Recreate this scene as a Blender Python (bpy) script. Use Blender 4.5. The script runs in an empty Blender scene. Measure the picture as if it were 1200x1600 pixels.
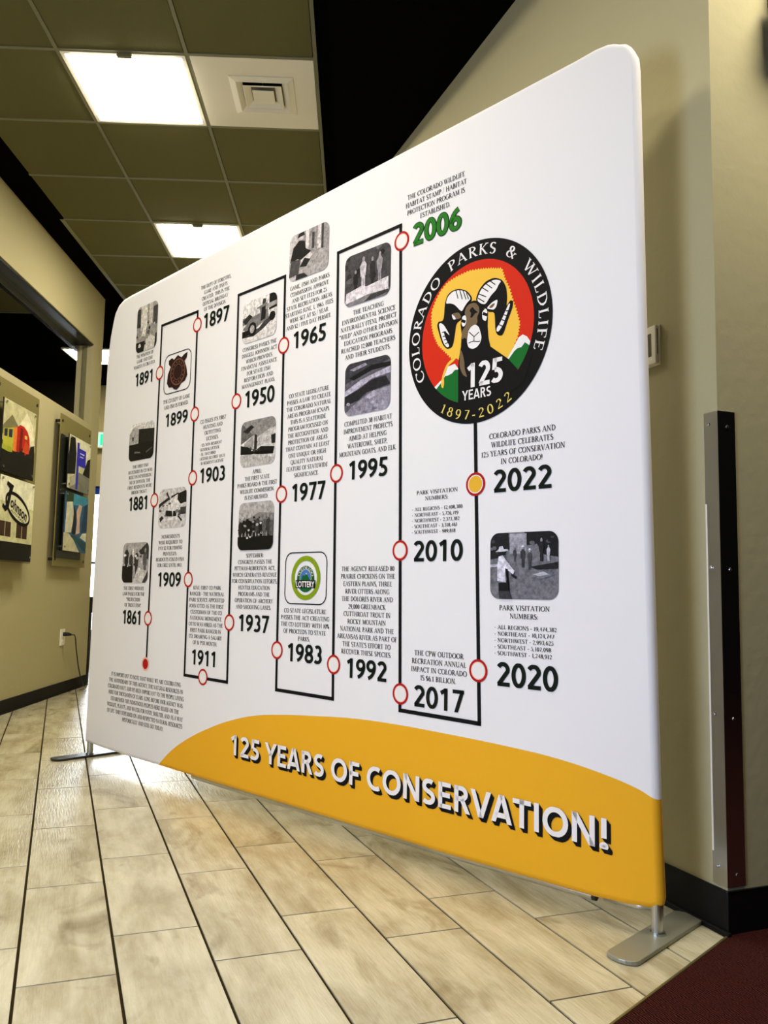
import bpy, bmesh, math, random
from mathutils import Vector, Matrix
random.seed(7)
PI = math.pi
sc = bpy.context.scene
C = sc.collection

# ------------------------------------------------------------------ camera
FPX, PITCH, ROLL, YAW, EYE = 1285.0, 0.0965074, 0.0176770, 0.3720569, 0.826
cy, sy = math.cos(YAW), math.sin(YAW)
fwd = Vector((sy*math.cos(PITCH), cy*math.cos(PITCH), math.sin(PITCH)))
rt = Vector((cy, -sy, 0)); up = rt.cross(fwd)
r2 = rt*math.cos(ROLL) + up*math.sin(ROLL)
u2 = up*math.cos(ROLL) - rt*math.sin(ROLL)
cam = bpy.data.cameras.new('camera')
cam.sensor_fit = 'VERTICAL'; cam.sensor_height = 36.0
cam.lens = FPX/1600*36.0
cam.clip_start = 0.02; cam.clip_end = 200
co = bpy.data.objects.new('camera', cam); C.objects.link(co)
M3 = Matrix((r2, u2, -fwd)).transposed()
co.matrix_world = Matrix.Translation((0, 0, EYE)) @ M3.to_4x4()
sc.camera = co

# ------------------------------------------------------------------ world, exposure, large lights
w = bpy.data.worlds.new('world'); sc.world = w; w.use_nodes = True
w.node_tree.nodes['Background'].inputs[0].default_value = (0.86, 0.93, 1.0, 1)
w.node_tree.nodes['Background'].inputs[1].default_value = 26.0
vs = sc.view_settings
sc.display_settings.display_device = 'sRGB'
vs.view_transform = 'Standard'; vs.look = 'None'; vs.gamma = 1.0; vs.use_curve_mapping = False
vs.exposure = 0.0
sc.cycles.use_denoising = True
sc.cycles.max_bounces = 8
sc.cycles.sample_clamp_indirect = 6.0

TH = math.radians(19.4)
DX, DY = math.sin(TH), math.cos(TH)          # hall axis d
NX, NY = math.cos(TH), -math.sin(TH)         # hall cross axis n
def nd(n, d, z=0.0):
    return Vector((n*NX + d*DX, n*NY + d*DY, z))
PANEL_GLOW = 42.0
def area(name, loc, target, sx, sy_, power, col):
    l = bpy.data.lights.new(name, 'AREA'); l.shape = 'RECTANGLE'
    l.size = sx; l.size_y = sy_; l.energy = power; l.color = col
    o = bpy.data.objects.new(name, l); C.objects.link(o)
    o.location = loc
    o.rotation_euler = (Vector(target)-Vector(loc)).to_track_quat('-Z', 'Y').to_euler()
    return o
area('cool_side_fill', (-1.93, 1.11, 0.95), (1.3, 1.75, 0.8), 1.5, 1.1, 105, (0.50, 0.63, 1.0))  # unseen fill lamp added to cool the banner; no window is built here

# ------------------------------------------------------------------ materials
def lin(c):
    return tuple((v/12.92 if v <= 0.04045 else ((v+0.055)/1.055)**2.4) for v in (x/255 for x in c))
def newmat(name):
    m = bpy.data.materials.new(name); m.use_nodes = True
    nt = m.node_tree; b = nt.nodes['Principled BSDF']
    return m, nt, b
def N(nt, t, **kw):
    n = nt.nodes.new(t)
    for k, v in kw.items():
        if k.startswith('i_'):
            key = k[2:]
            n.inputs[int(key) if key.isdigit() else key.replace('_', ' ')].default_value = v
        else: setattr(n, k, v)
    return n
def plain(name, rgb, rough=0.5, metal=0.0, vary=0.06, scale=6.0, bump=0.0, bscale=60.0, spec=0.5, aniso=None):
    m, nt, b = newmat(name)
    c = lin(rgb)
    tc = N(nt, 'ShaderNodeTexCoord')
    no = N(nt, 'ShaderNodeTexNoise', i_Scale=scale, i_Detail=4.0)
    nt.links.new(tc.outputs['Object'], no.inputs['Vector'])
    mx = N(nt, 'ShaderNodeMix', data_type='RGBA')
    nt.links.new(no.outputs['Fac'], mx.inputs[0])
    mx.inputs[6].default_value = tuple(v*(1-vary) for v in c)+(1,)
    mx.inputs[7].default_value = tuple(min(1, v*(1+vary)) for v in c)+(1,)
    nt.links.new(mx.outputs[2], b.inputs['Base Color'])
    b.inputs['Roughness'].default_value = rough; b.inputs['Metallic'].default_value = metal
    b.inputs['Specular IOR Level'].default_value = spec
    if bump > 0:
        n2 = N(nt, 'ShaderNodeTexNoise', i_Scale=bscale, i_Detail=3.0)
        nt.links.new(tc.outputs['Object'], n2.inputs['Vector'])
        bp = N(nt, 'ShaderNodeBump', i_Strength=bump, i_Distance=0.004)
        nt.links.new(n2.outputs['Fac'], bp.inputs['Height'])
        nt.links.new(bp.outputs['Normal'], b.inputs['Normal'])
    return m
def glow(name, rgb, strength):
    m, nt, b = newmat(name)
    b.inputs['Base Color'].default_value = lin(rgb)+(1,)
    b.inputs['Emission Color'].default_value = lin(rgb)+(1,)
    b.inputs['Emission Strength'].default_value = strength
    return m

WALL = plain('painted_wall', (178, 170, 132), 0.75, vary=0.03, scale=1.5, bump=0.35, bscale=28, spec=0.25)
WALLFAR = plain('painted_wall_hall_end', (176, 164, 118), 0.75, vary=0.03, scale=1.5, spec=0.2)
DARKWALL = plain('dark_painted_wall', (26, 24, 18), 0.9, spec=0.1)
BLACKCEIL = plain('black_ceiling_paint', (9, 9, 7), 0.95, spec=0.0)
CEILTILE = plain('olive_ceiling_tile', (98, 94, 58), 0.9, vary=0.05, scale=3, spec=0.1, bump=0.2, bscale=150)
TBAR = plain('pale_grid_metal', (118, 115, 84), 0.6, spec=0.3)
WHITEPAINT = plain('white_enamel', (236, 230, 212), 0.45, vary=0.02)
BLACKRUB = plain('black_vinyl_base', (10, 9, 8), 0.6, spec=0.2)
BLACKMET = plain('black_metal', (14, 13, 15), 0.4)
STEEL = plain('stainless_steel', (190, 192, 196), 0.22, 1.0, vary=0.03, scale=20)
ALU = plain('satin_aluminium', (200, 203, 204), 0.28, 1.0, vary=0.02)
PLATE = plain('silver_powder_coat', (150, 150, 132), 0.38, 0.35, vary=0.03)
IVORY = plain('ivory_plastic', (244, 241, 228), 0.4, vary=0.02)
LCD = plain('grey_lcd', (88, 84, 56), 0.25, vary=0.05)
GROUT = plain('brown_grout', (44, 34, 10), 0.9, vary=0.2, scale=40, spec=0.1)
STRIP = plain('metal_transition_strip', (120, 116, 70), 0.4, 0.6)
DIFFUSER = glow('lit_diffuser', (255, 245, 222), PANEL_GLOW)

def mat_tile():
    m, nt, b = newmat('wood_look_porcelain')
    tc = N(nt, 'ShaderNodeTexCoord'); oi = N(nt, 'ShaderNodeObjectInfo')
    ml = N(nt, 'ShaderNodeVectorMath', operation='SCALE'); ml.inputs[0].default_value = (37, 53, 11)
    nt.links.new(oi.outputs['Random'], ml.inputs['Scale'])
    ad = N(nt, 'ShaderNodeVectorMath', operation='ADD')
    nt.links.new(tc.outputs['Object'], ad.inputs[0]); nt.links.new(ml.outputs[0], ad.inputs[1])
    def noise(scale, sc3, det=5, rough=0.6, dist=0.0):
        mp = N(nt, 'ShaderNodeMapping'); mp.inputs['Scale'].default_value = sc3
        nt.links.new(ad.outputs[0], mp.inputs['Vector'])
        n = N(nt, 'ShaderNodeTexNoise', i_Scale=scale, i_Detail=float(det), i_Roughness=rough, i_Distortion=dist)
        nt.links.new(mp.outputs[0], n.inputs['Vector']); return n
    n1 = noise(8.0, (1, .36, 1), 6, .6, .25)       # soft clouds
    n2 = noise(34.0, (1, .12, 1), 5, .65, .2)       # streaks along the board
    n3 = noise(6.5, (1, .5, 1), 4, .55, .8)         # knots
    r1 = N(nt, 'ShaderNodeValToRGB'); e = r1.color_ramp.elements
    e[0].position = 0.30; e[0].color = lin((166, 155, 122))+(1,)
    e[1].position = 0.62; e[1].color = lin((212, 205, 176))+(1,)
    nt.links.new(n1.outputs['Fac'], r1.inputs[0])
    r2_ = N(nt, 'ShaderNodeValToRGB'); e = r2_.color_ramp.elements
    e[0].position = 0.32; e[0].color = (0.76, 0.72, 0.60, 1); e[1].position = 0.58; e[1].color = (1, 1, 1, 1)
    nt.links.new(n2.outputs['Fac'], r2_.inputs[0])
    r3_ = N(nt, 'ShaderNodeValToRGB'); e = r3_.color_ramp.elements
    e[0].position = 0.57; e[0].color = (1, 1, 1, 1); e[1].position = 0.72; e[1].color = (0.46, 0.41, 0.32, 1)
    nt.links.new(n3.outputs['Fac'], r3_.inputs[0])
    m1 = N(nt, 'ShaderNodeMix', data_type='RGBA', blend_type='MULTIPLY'); m1.inputs[0].default_value = 0.6
    nt.links.new(r1.outputs[0], m1.inputs[6]); nt.links.new(r2_.outputs[0], m1.inputs[7])
    m2 = N(nt, 'ShaderNodeMix', data_type='RGBA', blend_type='MULTIPLY'); m2.inputs[0].default_value = 0.8
    nt.links.new(m1.outputs[2], m2.inputs[6]); nt.links.new(r3_.outputs[0], m2.inputs[7])
    nt.links.new(m2.outputs[2], b.inputs['Base Color'])
    b.inputs['Roughness'].default_value = 0.17
    b.inputs['Specular IOR Level'].default_value = 0.7
    rr = noise(170.0, (1, .10, 1), 4, .6)
    bp = N(nt, 'ShaderNodeBump', i_Strength=0.9, i_Distance=0.0018)
    nt.links.new(rr.outputs['Fac'], bp.inputs['Height']); nt.links.new(bp.outputs['Normal'], b.inputs['Normal'])
    return m
TILE = mat_tile()

def mat_carpet():
    m, nt, b = newmat('maroon_loop_carpet')
    tc = N(nt, 'ShaderNodeTexCoord')
    n1 = N(nt, 'ShaderNodeTexNoise', i_Scale=260.0, i_Detail=2.0); nt.links.new(tc.outputs['Object'], n1.inputs['Vector'])
    n2 = N(nt, 'ShaderNodeTexWave', i_Scale=55.0, i_Distortion=6.0); nt.links.new(tc.outputs['Object'], n2.inputs['Vector'])
    ad = N(nt, 'ShaderNodeMath', operation='MULTIPLY'); nt.links.new(n1.outputs['Fac'], ad.inputs[0]); nt.links.new(n2.outputs['Fac'], ad.inputs[1])
    r = N(nt, 'ShaderNodeValToRGB'); e = r.color_ramp.elements
    e[0].position = 0.1; e[0].color = lin((22, 7, 7))+(1,); e[1].position = 0.55; e[1].color = lin((84, 40, 32))+(1,)
    nt.links.new(ad.outputs[0], r.inputs[0]); nt.links.new(r.outputs[0], b.inputs['Base Color'])
    b.inputs['Roughness'].default_value = 0.95; b.inputs['Specular IOR Level'].default_value = 0.05
    bp = N(nt, 'ShaderNodeBump', i_Strength=0.7, i_Distance=0.004)
    nt.links.new(n1.outputs['Fac'], bp.inputs['Height']); nt.links.new(bp.outputs['Normal'], b.inputs['Normal'])
    return m
CARPET = mat_carpet()

# ------------------------------------------------------------------ print data measured on the banner (metres: along, up)
CAPS = [(['THE POSITION OF', 'GAME AND FISH', 'WARDEN IS CREATED.'], 0.286, 0.484, 1.936, 1.885, 'c'), (['THE CO DEPT OF GAME', 'AND FISH IS FORMED.'], 0.571, 0.792, 1.673, 1.645, 'c'), (['THE DEPT OF FORESTRY,', 'GAME AND FISH IS', 'CREATED. THIS IS THE', 'OFFICIAL BIRTHDAY', 'OF THE DIVISION.'], 0.846, 1.075, 2.146, 2.042, 'c'), (['CO ISSUES ITS FIRST', 'HUNTING AND', 'OUTFITTING', 'LICENSES.'], 0.883, 1.074, 1.54, 1.462, 'c'), (['• $25 NON RESIDENT', 'GENERAL LICENSE', '• $1 | DAY BIRD', 'LICENSE ($2 FIRST DAY)', '• $1 RESIDENT LICENSE'], 0.890, 1.074, 1.437, 1.358, 'l'), (['THE FIRST FISH', 'HATCHERY IN CO WAS', 'BUILT IN HENDERSON', 'NE OF DENVER. THE', 'FIRST RESIDENTS WERE', 'BROOK TROUT.'], 0.281, 0.502, 1.396, 1.273, 'c'), (['THE FIRST WILDLIFE', 'LAW PASSES FOR THE', '"PROTECTION', 'OF TROUT FISH".'], 0.282, 0.482, 0.821, 0.743, 'c'), (['IT IS IMPORTANT TO NOTE THAT WHILE WE ARE CELEBRATING', 'THE ANNIVERSARY OF THIS AGENCY, THE NATURAL RESOURCES IN', 'COLORADO HAVE ALWAYS BEEN IMPORTANT TO THE PEOPLE LIVING', 'HERE FOR THOUSANDS OF YEARS. LONG BEFORE OUR AGENCY WAS', 'ESTABLISHED THE INDIGENOUS PEOPLES HERE RELIED ON THE', 'WILDLIFE, PLANTS, AND WATER FOR FOOD, SHELTER, AND AS A WAY', 'OF LIFE. THEY DEPENDED ON AND RESPECTED NATURAL RESOURCES', 'HISTORICALLY AND STILL DO TODAY.'], 0.183, 0.842, 0.416, 0.217, 'c'), (['NONRESIDENTS', 'WERE REQUIRED TO', 'PAY $2 FOR FISHING', 'PRIVILEGES.', 'RESIDENTS COULD FISH', 'FOR FREE UNTIL 1913.'], 0.568, 0.798, 1.053, 0.926, 'c'), (['JUNE: FIRST CO PARK', 'RANGER - THE NATIONAL', 'PARK SERVICE APPOINTED', 'JOHN OTTO AS THE FIRST', 'CUSTODIAN OF THE CO', 'NATIONAL MONUMENT.', 'OTTO WAS HIRED AS THE', 'FIRST PARK RANGER IN', 'CO, DRAWING A SALARY', 'OF $1 PER MONTH.'], 0.852, 1.108, 0.829, 0.601, 'c'), (['CONGRESS PASSES THE', 'DINGELL JOHNSON ACT', 'WHICH PROVIDES', 'FINANCIAL ASSISTANCE', 'FOR STATE FISH', 'RESTORATION AND', 'MANAGEMENT PLANS.'], 1.168, 1.401, 1.800, 1.646, 'c'), (['GAME, FISH AND PARKS', 'COMMISSION APPROVE', 'AND SET FEES FOR 25', 'STATE RECREATION AREAS', 'STARTING JUNE, 1, 1965. FEES', 'WERE SET AT $5 | YEAR', 'AND $2 | FIVE DAY PERMIT.'], 1.447, 1.720, 1.986, 1.831, 'c'), (['APRIL:', 'THE FIRST STATE', 'PARKS BOARD & THE FIRST', 'WILDLIFE COMMISSION', 'IS ESTABLISHED.'], 1.170, 1.425, 1.290, 1.188, 'c'), (['CO STATE LEGISLATURE', 'PASSES A LAW TO CREATE', 'THE COLORADO NATURAL', 'AREAS PROGRAM (CNAP).', 'THIS IS A STATEWIDE', 'PROGRAM FOCUSED ON', 'THE RECOGNITION AND', 'PROTECTION OF AREAS', 'THAT CONTAIN AT LEAST', 'ONE UNIQUE OR HIGH', 'QUALITY NATURAL', 'FEATURE OF STATEWIDE', 'SIGNIFICANCE.'], 1.469, 1.722, 1.560, 1.253, 'c'), (['SEPTEMBER:', 'CONGRESS PASSES THE', 'PITTMAN-ROBERTSON ACT,', 'WHICH GENERATES REVENUE', 'FOR CONSERVATION EFFORTS,', 'HUNTER EDUCATION', 'PROGRAMS AND THE', 'OPERATION OF ARCHERY', 'AND SHOOTING LANES.'], 1.155, 1.445, 0.958, 0.757, 'c'), (['CO STATE LEGISLATURE', 'PASSES THE ACT CREATING', 'THE CO LOTTERY WITH 10%', 'OF PROCEEDS TO STATE', 'PARKS.'], 1.472, 1.741, 0.751, 0.651, 'c'), (['THE TEACHING', 'ENVIRONMENTAL SCIENCE', 'NATURALLY (TEN), PROJECT', '"WILD" AND OTHER DIVISION', 'EDUCATION PROGRAMS', 'REACHED 12,000 TEACHERS', 'AND THEIR STUDENTS.'], 1.759, 2.047, 1.810, 1.653, 'c'), (['COMPLETED 38 HABITAT', 'IMPROVEMENT PROJECTS', 'AIMED AT HELPING', 'WATERFOWL, SHEEP,', 'MOUNTAIN GOATS, AND ELK.'], 1.772, 2.051, 1.411, 1.304, 'c'), (['THE COLORADO WILDLIFE', 'HABITAT STAMP | HABITAT', 'PROTECTION PROGRAM IS', 'ESTABLISHED.'], 2.075, 2.337, 2.151, 2.070, 'c'), (['PARK VISITATION', 'NUMBERS:'], 2.142, 2.312, 1.143, 1.123, 'c'), (['• ALL REGIONS - 12,408,380', '• NORTHEAST - 5,726,719', '• NORTHWEST - 2,373,382', '• SOUTHEAST - 3,318,461', '• SOUTHWEST - 989,818'], 2.125, 2.331, 1.090, 1.017, 'l'), (['COLORADO PARKS AND', 'WILDLIFE CELEBRATES', '125 YEARS OF CONSERVATION', 'IN COLORADO!'], 2.400, 2.690, 1.292, 1.213, 'c'), (['PARK VISITATION', 'NUMBERS:'], 2.469, 2.640, 0.786, 0.763, 'c'), (['• ALL REGIONS - 19,474,382', '• NORTHEAST - 10,124,747', '• NORTHWEST - 2,993,625', '• SOUTHEAST - 5,107,098', '• SOUTHWEST - 1,248,912'], 2.454, 2.662, 0.730, 0.656, 'l'), (['THE CPW OUTDOOR', 'RECREATION ANNUAL', 'IMPACT IN COLORADO', 'IS $6.1 BILLION.'], 2.129, 2.353, 0.637, 0.561, 'c'), (['THE AGENCY RELEASED 80', 'PRAIRIE CHICKENS ON THE', 'EASTERN PLAINS, THREE', 'RIVER OTTERS ALONG', 'THE DOLORES RIVER AND', '29,000 GREENBACK', 'CUTTHROAT TROUT IN', 'ROCKY MOUNTAIN', 'NATIONAL PARK AND THE', 'ARKANSAS RIVER AS PART OF', "THE STATE'S EFFORT TO", 'RECOVER THESE SPECIES.'], 1.782, 2.066, 0.902, 0.621, 'c')]
YEARS = [('1891', 0.305, 0.474, 1.790, 1.851), ('1899', 0.596, 0.782, 1.554, 1.613), ('1897', 0.877, 1.066, 1.954, 2.020), ('1903', 0.895, 1.081, 1.272, 1.335), ('1881', 0.300, 0.478, 1.187, 1.251), ('1861', 0.292, 0.464, 0.655, 0.719), ('1909', 0.590, 0.781, 0.831, 0.894), ('1911', 0.887, 1.069, 0.509, 0.571), ('1950', 1.199, 1.391, 1.556, 1.623), ('1965', 1.497, 1.685, 1.742, 1.807), ('1977', 1.514, 1.701, 1.154, 1.220), ('1937', 1.208, 1.400, 0.662, 0.727), ('1983', 1.515, 1.707, 0.567, 0.632), ('1995', 1.822, 2.011, 1.211, 1.276), ('2006', 2.112, 2.314, 1.974, 2.048), ('2010', 2.134, 2.332, 0.923, 0.989), ('2022', 2.448, 2.647, 1.122, 1.189), ('2020', 2.463, 2.664, 0.563, 0.631), ('2017', 2.144, 2.341, 0.471, 0.537), ('1992', 1.832, 2.023, 0.534, 0.599)]
RINGS = [('o', 0.528, 1.820), ('o', 0.837, 1.582), ('o', 0.829, 1.984), ('o', 0.841, 1.301), ('o', 0.532, 1.224), ('o', 0.522, 0.687), ('r', 0.518, 0.483), ('o', 0.839, 0.863), ('o', 0.976, 0.463), ('o', 1.147, 0.692), ('o', 1.142, 1.593), ('o', 1.440, 1.769), ('o', 1.454, 1.187), ('o', 1.455, 0.602), ('o', 1.768, 0.572), ('o', 1.760, 1.240), ('o', 2.074, 0.960), ('o', 2.059, 2.007), ('y', 2.380, 1.153), ('o', 2.395, 0.600), ('o', 2.085, 0.503)]
PHOTOS = {'p1891': (0.298, 0.487, 1.954, 2.182), 'badge': (0.570, 0.790, 1.707, 1.889), 'p1881': (0.277, 0.505, 1.425, 1.604), 'p1861': (0.268, 0.503, 0.847, 1.034), 'p1909': (0.574, 0.799, 1.092, 1.268), 'p1950': (1.168, 1.391, 1.825, 2.000), 'p1965': (1.461, 1.689, 2.012, 2.197), 'pApr': (1.184, 1.407, 1.313, 1.499), 'pSep': (1.187, 1.412, 0.979, 1.168), 'lottery': (1.491, 1.721, 0.776, 0.963), 'p1995a': (1.782, 2.009, 1.837, 2.024), 'p1995b': (1.794, 2.018, 1.438, 1.626), 'p2020': (2.437, 2.668, 0.811, 1.002)}
ARC = [(0.645, 0.062), (0.768, 0.142), (0.886, 0.204), (1.022, 0.260), (1.194, 0.316), (1.356, 0.352), (1.507, 0.371), (1.683, 0.387), (1.877, 0.401), (2.054, 0.405), (2.267, 0.403), (2.502, 0.397), (2.649, 0.389), (2.784, 0.372), (2.890, 0.350), (2.945, 0.330)]
LOGO = {'yellow': [(2.199, 1.708), (2.201, 1.731), (2.216, 1.760), (2.236, 1.788), (2.264, 1.808), (2.304, 1.818), (2.348, 1.823), (2.391, 1.818), (2.429, 1.810), (2.473, 1.798), (2.486, 1.760), (2.501, 1.731), (2.511, 1.698), (2.526, 1.657), (2.538, 1.616), (2.531, 1.580), (2.516, 1.549), (2.499, 1.519), (2.425, 1.502), (2.318, 1.539), (2.296, 1.552), (2.279, 1.564), (2.256, 1.587), (2.227, 1.615), (2.209, 1.651), (2.201, 1.680)], 'greenL': [(2.313, 1.518), (2.311, 1.407), (2.269, 1.424), (2.218, 1.467), (2.240, 1.486), (2.257, 1.506), (2.268, 1.506), (2.285, 1.510), (2.296, 1.519)], 'snowL': [(2.211, 1.476), (2.251, 1.502), (2.268, 1.535), (2.296, 1.539), (2.313, 1.518), (2.296, 1.517), (2.282, 1.508), (2.268, 1.505), (2.257, 1.505), (2.240, 1.485), (2.218, 1.466)], 'redL': [(2.287, 1.545), (2.301, 1.556), (2.313, 1.547), (2.314, 1.522), (2.296, 1.541)], 'stripe': [(2.293, 1.56), (2.265, 1.547), (2.248, 1.516), (2.240, 1.486), (2.243, 1.472), (2.250, 1.468), (2.254, 1.484), (2.252, 1.506), (2.268, 1.537), (2.296, 1.550)], 'snowR': [(2.496, 1.519), (2.521, 1.552), (2.536, 1.574), (2.550, 1.580), (2.565, 1.571), (2.579, 1.551), (2.572, 1.543), (2.558, 1.555), (2.546, 1.543), (2.531, 1.542), (2.521, 1.536), (2.501, 1.515)], 'greenR': [(2.500, 1.515), (2.521, 1.536), (2.531, 1.542), (2.546, 1.543), (2.558, 1.555), (2.574, 1.543), (2.558, 1.504), (2.532, 1.478)], 'body': [(2.311, 1.401), (2.310, 1.523), (2.312, 1.549), (2.320, 1.588), (2.323, 1.627), (2.318, 1.659), (2.324, 1.69), (2.338, 1.713), (2.349, 1.724), (2.371, 1.725), (2.398, 1.715), (2.408, 1.692), (2.424, 1.676), (2.423, 1.632), (2.427, 1.593), (2.434, 1.567), (2.499, 1.517), (2.534, 1.478), (2.584, 1.515), (2.555, 1.438), (2.405, 1.364)], 'hornL': [(2.250, 1.697), (2.253, 1.742), (2.262, 1.767), (2.282, 1.778), (2.310, 1.778), (2.343, 1.763), (2.366, 1.733), (2.349, 1.711), (2.325, 1.676), (2.301, 1.668), (2.296, 1.633), (2.287, 1.594), (2.264, 1.591), (2.244, 1.612), (2.221, 1.676), (2.227, 1.690), (2.243, 1.687)], 'hornLw': [(2.257, 1.741), (2.264, 1.762), (2.283, 1.774), (2.310, 1.774), (2.338, 1.762), (2.359, 1.734), (2.344, 1.725), (2.333, 1.714), (2.322, 1.699), (2.294, 1.730), (2.274, 1.739)], 'curlL': [(2.229, 1.679), (2.235, 1.684), (2.249, 1.675), (2.266, 1.650), (2.275, 1.633), (2.261, 1.647), (2.248, 1.656), (2.258, 1.627), (2.275, 1.599), (2.264, 1.597), (2.250, 1.613), (2.238, 1.645)], 'hornR': [(2.375, 1.724), (2.389, 1.754), (2.413, 1.774), (2.444, 1.779), (2.475, 1.766), (2.492, 1.737), (2.495, 1.702), (2.492, 1.677), (2.506, 1.694), (2.517, 1.688), (2.514, 1.668), (2.497, 1.633), (2.480, 1.591), (2.462, 1.595), (2.452, 1.610), (2.450, 1.652), (2.448, 1.670), (2.424, 1.676), (2.403, 1.698)], 'hornRw': [(2.381, 1.723), (2.396, 1.753), (2.419, 1.768), (2.450, 1.772), (2.474, 1.761), (2.464, 1.753), (2.455, 1.738), (2.434, 1.725), (2.415, 1.702), (2.398, 1.708)], 'curlR': [(2.456, 1.609), (2.464, 1.606), (2.481, 1.624), (2.493, 1.651), (2.507, 1.682), (2.501, 1.685), (2.487, 1.661), (2.469, 1.631), (2.457, 1.620)], 'brown': [(2.341, 1.712), (2.355, 1.719), (2.376, 1.717), (2.390, 1.701), (2.392, 1.683), (2.383, 1.672), (2.385, 1.649), (2.366, 1.645), (2.350, 1.630), (2.347, 1.604), (2.334, 1.616), (2.325, 1.609), (2.322, 1.636), (2.341, 1.654), (2.339, 1.677), (2.333, 1.696)], 'fore': [(2.352, 1.697), (2.365, 1.707), (2.374, 1.694), (2.387, 1.684), (2.376, 1.684), (2.363, 1.672), (2.356, 1.673), (2.360, 1.688)], 'brown2': [(2.317, 1.584), (2.326, 1.569), (2.334, 1.541), (2.336, 1.514), (2.347, 1.486), (2.328, 1.498), (2.315, 1.527), (2.316, 1.553)], 'muz': [(2.350, 1.633), (2.361, 1.645), (2.377, 1.648), (2.390, 1.637), (2.396, 1.621), (2.401, 1.602), (2.396, 1.586), (2.383, 1.575), (2.367, 1.572), (2.350, 1.58), (2.344, 1.601), (2.347, 1.618)], 'earL': [(2.282, 1.703), (2.311, 1.702), (2.323, 1.681), (2.297, 1.680), (2.288, 1.688)], 'earLw': [(2.282, 1.702), (2.293, 1.693), (2.300, 1.682), (2.291, 1.681), (2.285, 1.689)], 'earR': [(2.418, 1.689), (2.439, 1.703), (2.461, 1.708), (2.456, 1.686), (2.446, 1.678), (2.432, 1.683)], 'earRb': [(2.427, 1.690), (2.441, 1.698), (2.451, 1.698), (2.445, 1.688), (2.435, 1.685)], 'eyeL': [(2.325, 1.684), (2.337, 1.687), (2.342, 1.672), (2.339, 1.655), (2.329, 1.650), (2.322, 1.659), (2.323, 1.674)], 'eyeR': [(2.402, 1.681), (2.415, 1.690), (2.421, 1.683), (2.422, 1.666), (2.417, 1.648), (2.403, 1.658)]}
MARKS = {'m': [[(2.353, 1.628), (2.372, 1.610), (2.390, 1.620)], [(2.372, 1.610), (2.372, 1.596)], [(2.352, 1.594), (2.361, 1.596), (2.372, 1.596), (2.384, 1.592), (2.394, 1.591)]], 'hl': [[(2.299, 1.774), (2.307, 1.747)], [(2.314, 1.772), (2.324, 1.741)], [(2.328, 1.766), (2.339, 1.737)], [(2.341, 1.756), (2.349, 1.735)]], 'hr': [[(2.402, 1.758), (2.424, 1.741)], [(2.389, 1.741), (2.416, 1.726)], [(2.387, 1.728), (2.409, 1.712)], [(2.416, 1.767), (2.438, 1.748)], [(2.431, 1.772), (2.450, 1.756)]], 'cl': [[(2.245, 1.650), (2.258, 1.650)], [(2.248, 1.636), (2.262, 1.636)], [(2.252, 1.624), (2.267, 1.624)], [(2.258, 1.611), (2.271, 1.613)]], 'cr': [[(2.467, 1.627), (2.478, 1.620)], [(2.477, 1.640), (2.487, 1.635)], [(2.485, 1.653), (2.494, 1.649)], [(2.492, 1.664), (2.500, 1.662)]], 'eyes': [[(2.326, 1.670), (2.334, 1.666)], [(2.409, 1.674), (2.418, 1.669)]]}

PLACE = {'u0': -0.028, 'u1': 2.950}

def mat_fabric():
    m, nt, b = newmat('printed_stretch_fabric')
    tc = N(nt, 'ShaderNodeTexCoord'); sp = N(nt, 'ShaderNodeSeparateXYZ')
    nt.links.new(tc.outputs['Object'], sp.inputs[0])
    mr = N(nt, 'ShaderNodeMapRange'); mr.inputs['From Min'].default_value = 0.5; mr.inputs['From Max'].default_value = 3.0
    nt.links.new(sp.outputs['X'], mr.inputs['Value'])
    fc = N(nt, 'ShaderNodeFloatCurve'); cv = fc.mapping.curves[0]
    pts = [(0.0, -0.0)] + [((u-0.5)/2.5, v*2) for u, v in ARC] + [(1.0, ARC[-1][1]*2-0.02)]
    pts[1] = ((0.640-0.5)/2.5, 0.05*2)
    pts[0] = ((0.55-0.5)/2.5, 0.0)
    cv.points[0].location = pts[0]; cv.points[1].location = pts[-1]
    for p in pts[1:-1]: cv.points.new(*p)
    fc.mapping.update()
    nt.links.new(mr.outputs[0], fc.inputs['Value'])
    hf = N(nt, 'ShaderNodeMath', operation='MULTIPLY'); hf.inputs[1].default_value = 0.5
    nt.links.new(fc.outputs[0], hf.inputs[0])
    lt = N(nt, 'ShaderNodeMath', operation='LESS_THAN'); nt.links.new(sp.outputs['Z'], lt.inputs[0]); nt.links.new(hf.outputs[0], lt.inputs[1])
    mx = N(nt, 'ShaderNodeMix', data_type='RGBA'); fr = N(nt, 'ShaderNodeMath', operation='LESS_THAN'); fr.inputs[1].default_value = 0.012; nt.links.new(sp.outputs['Y'], fr.inputs[0])
    an = N(nt, 'ShaderNodeMath', operation='MULTIPLY'); nt.links.new(lt.outputs[0], an.inputs[0]); nt.links.new(fr.outputs[0], an.inputs[1])
    nt.links.new(an.outputs[0], mx.inputs[0])
    mx.inputs[6].default_value = lin((240, 238, 238))+(1,); mx.inputs[7].default_value = lin((240, 176, 30))+(1,)
    nt.links.new(mx.outputs[2], b.inputs['Base Color'])
    b.inputs['Roughness'].default_value = 0.7; b.inputs['Specular IOR Level'].default_value = 0.2
    b.inputs['Sheen Weight'].default_value = 0.05
    n1 = N(nt, 'ShaderNodeTexNoise', i_Scale=2.2, i_Detail=1.0); nt.links.new(tc.outputs['Object'], n1.inputs['Vector'])
    bp = N(nt, 'ShaderNodeBump', i_Strength=0.12, i_Distance=0.03)
    nt.links.new(n1.outputs['Fac'], bp.inputs['Height']); nt.links.new(bp.outputs['Normal'], b.inputs['Normal'])
    return m
FABRIC = mat_fabric()
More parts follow.
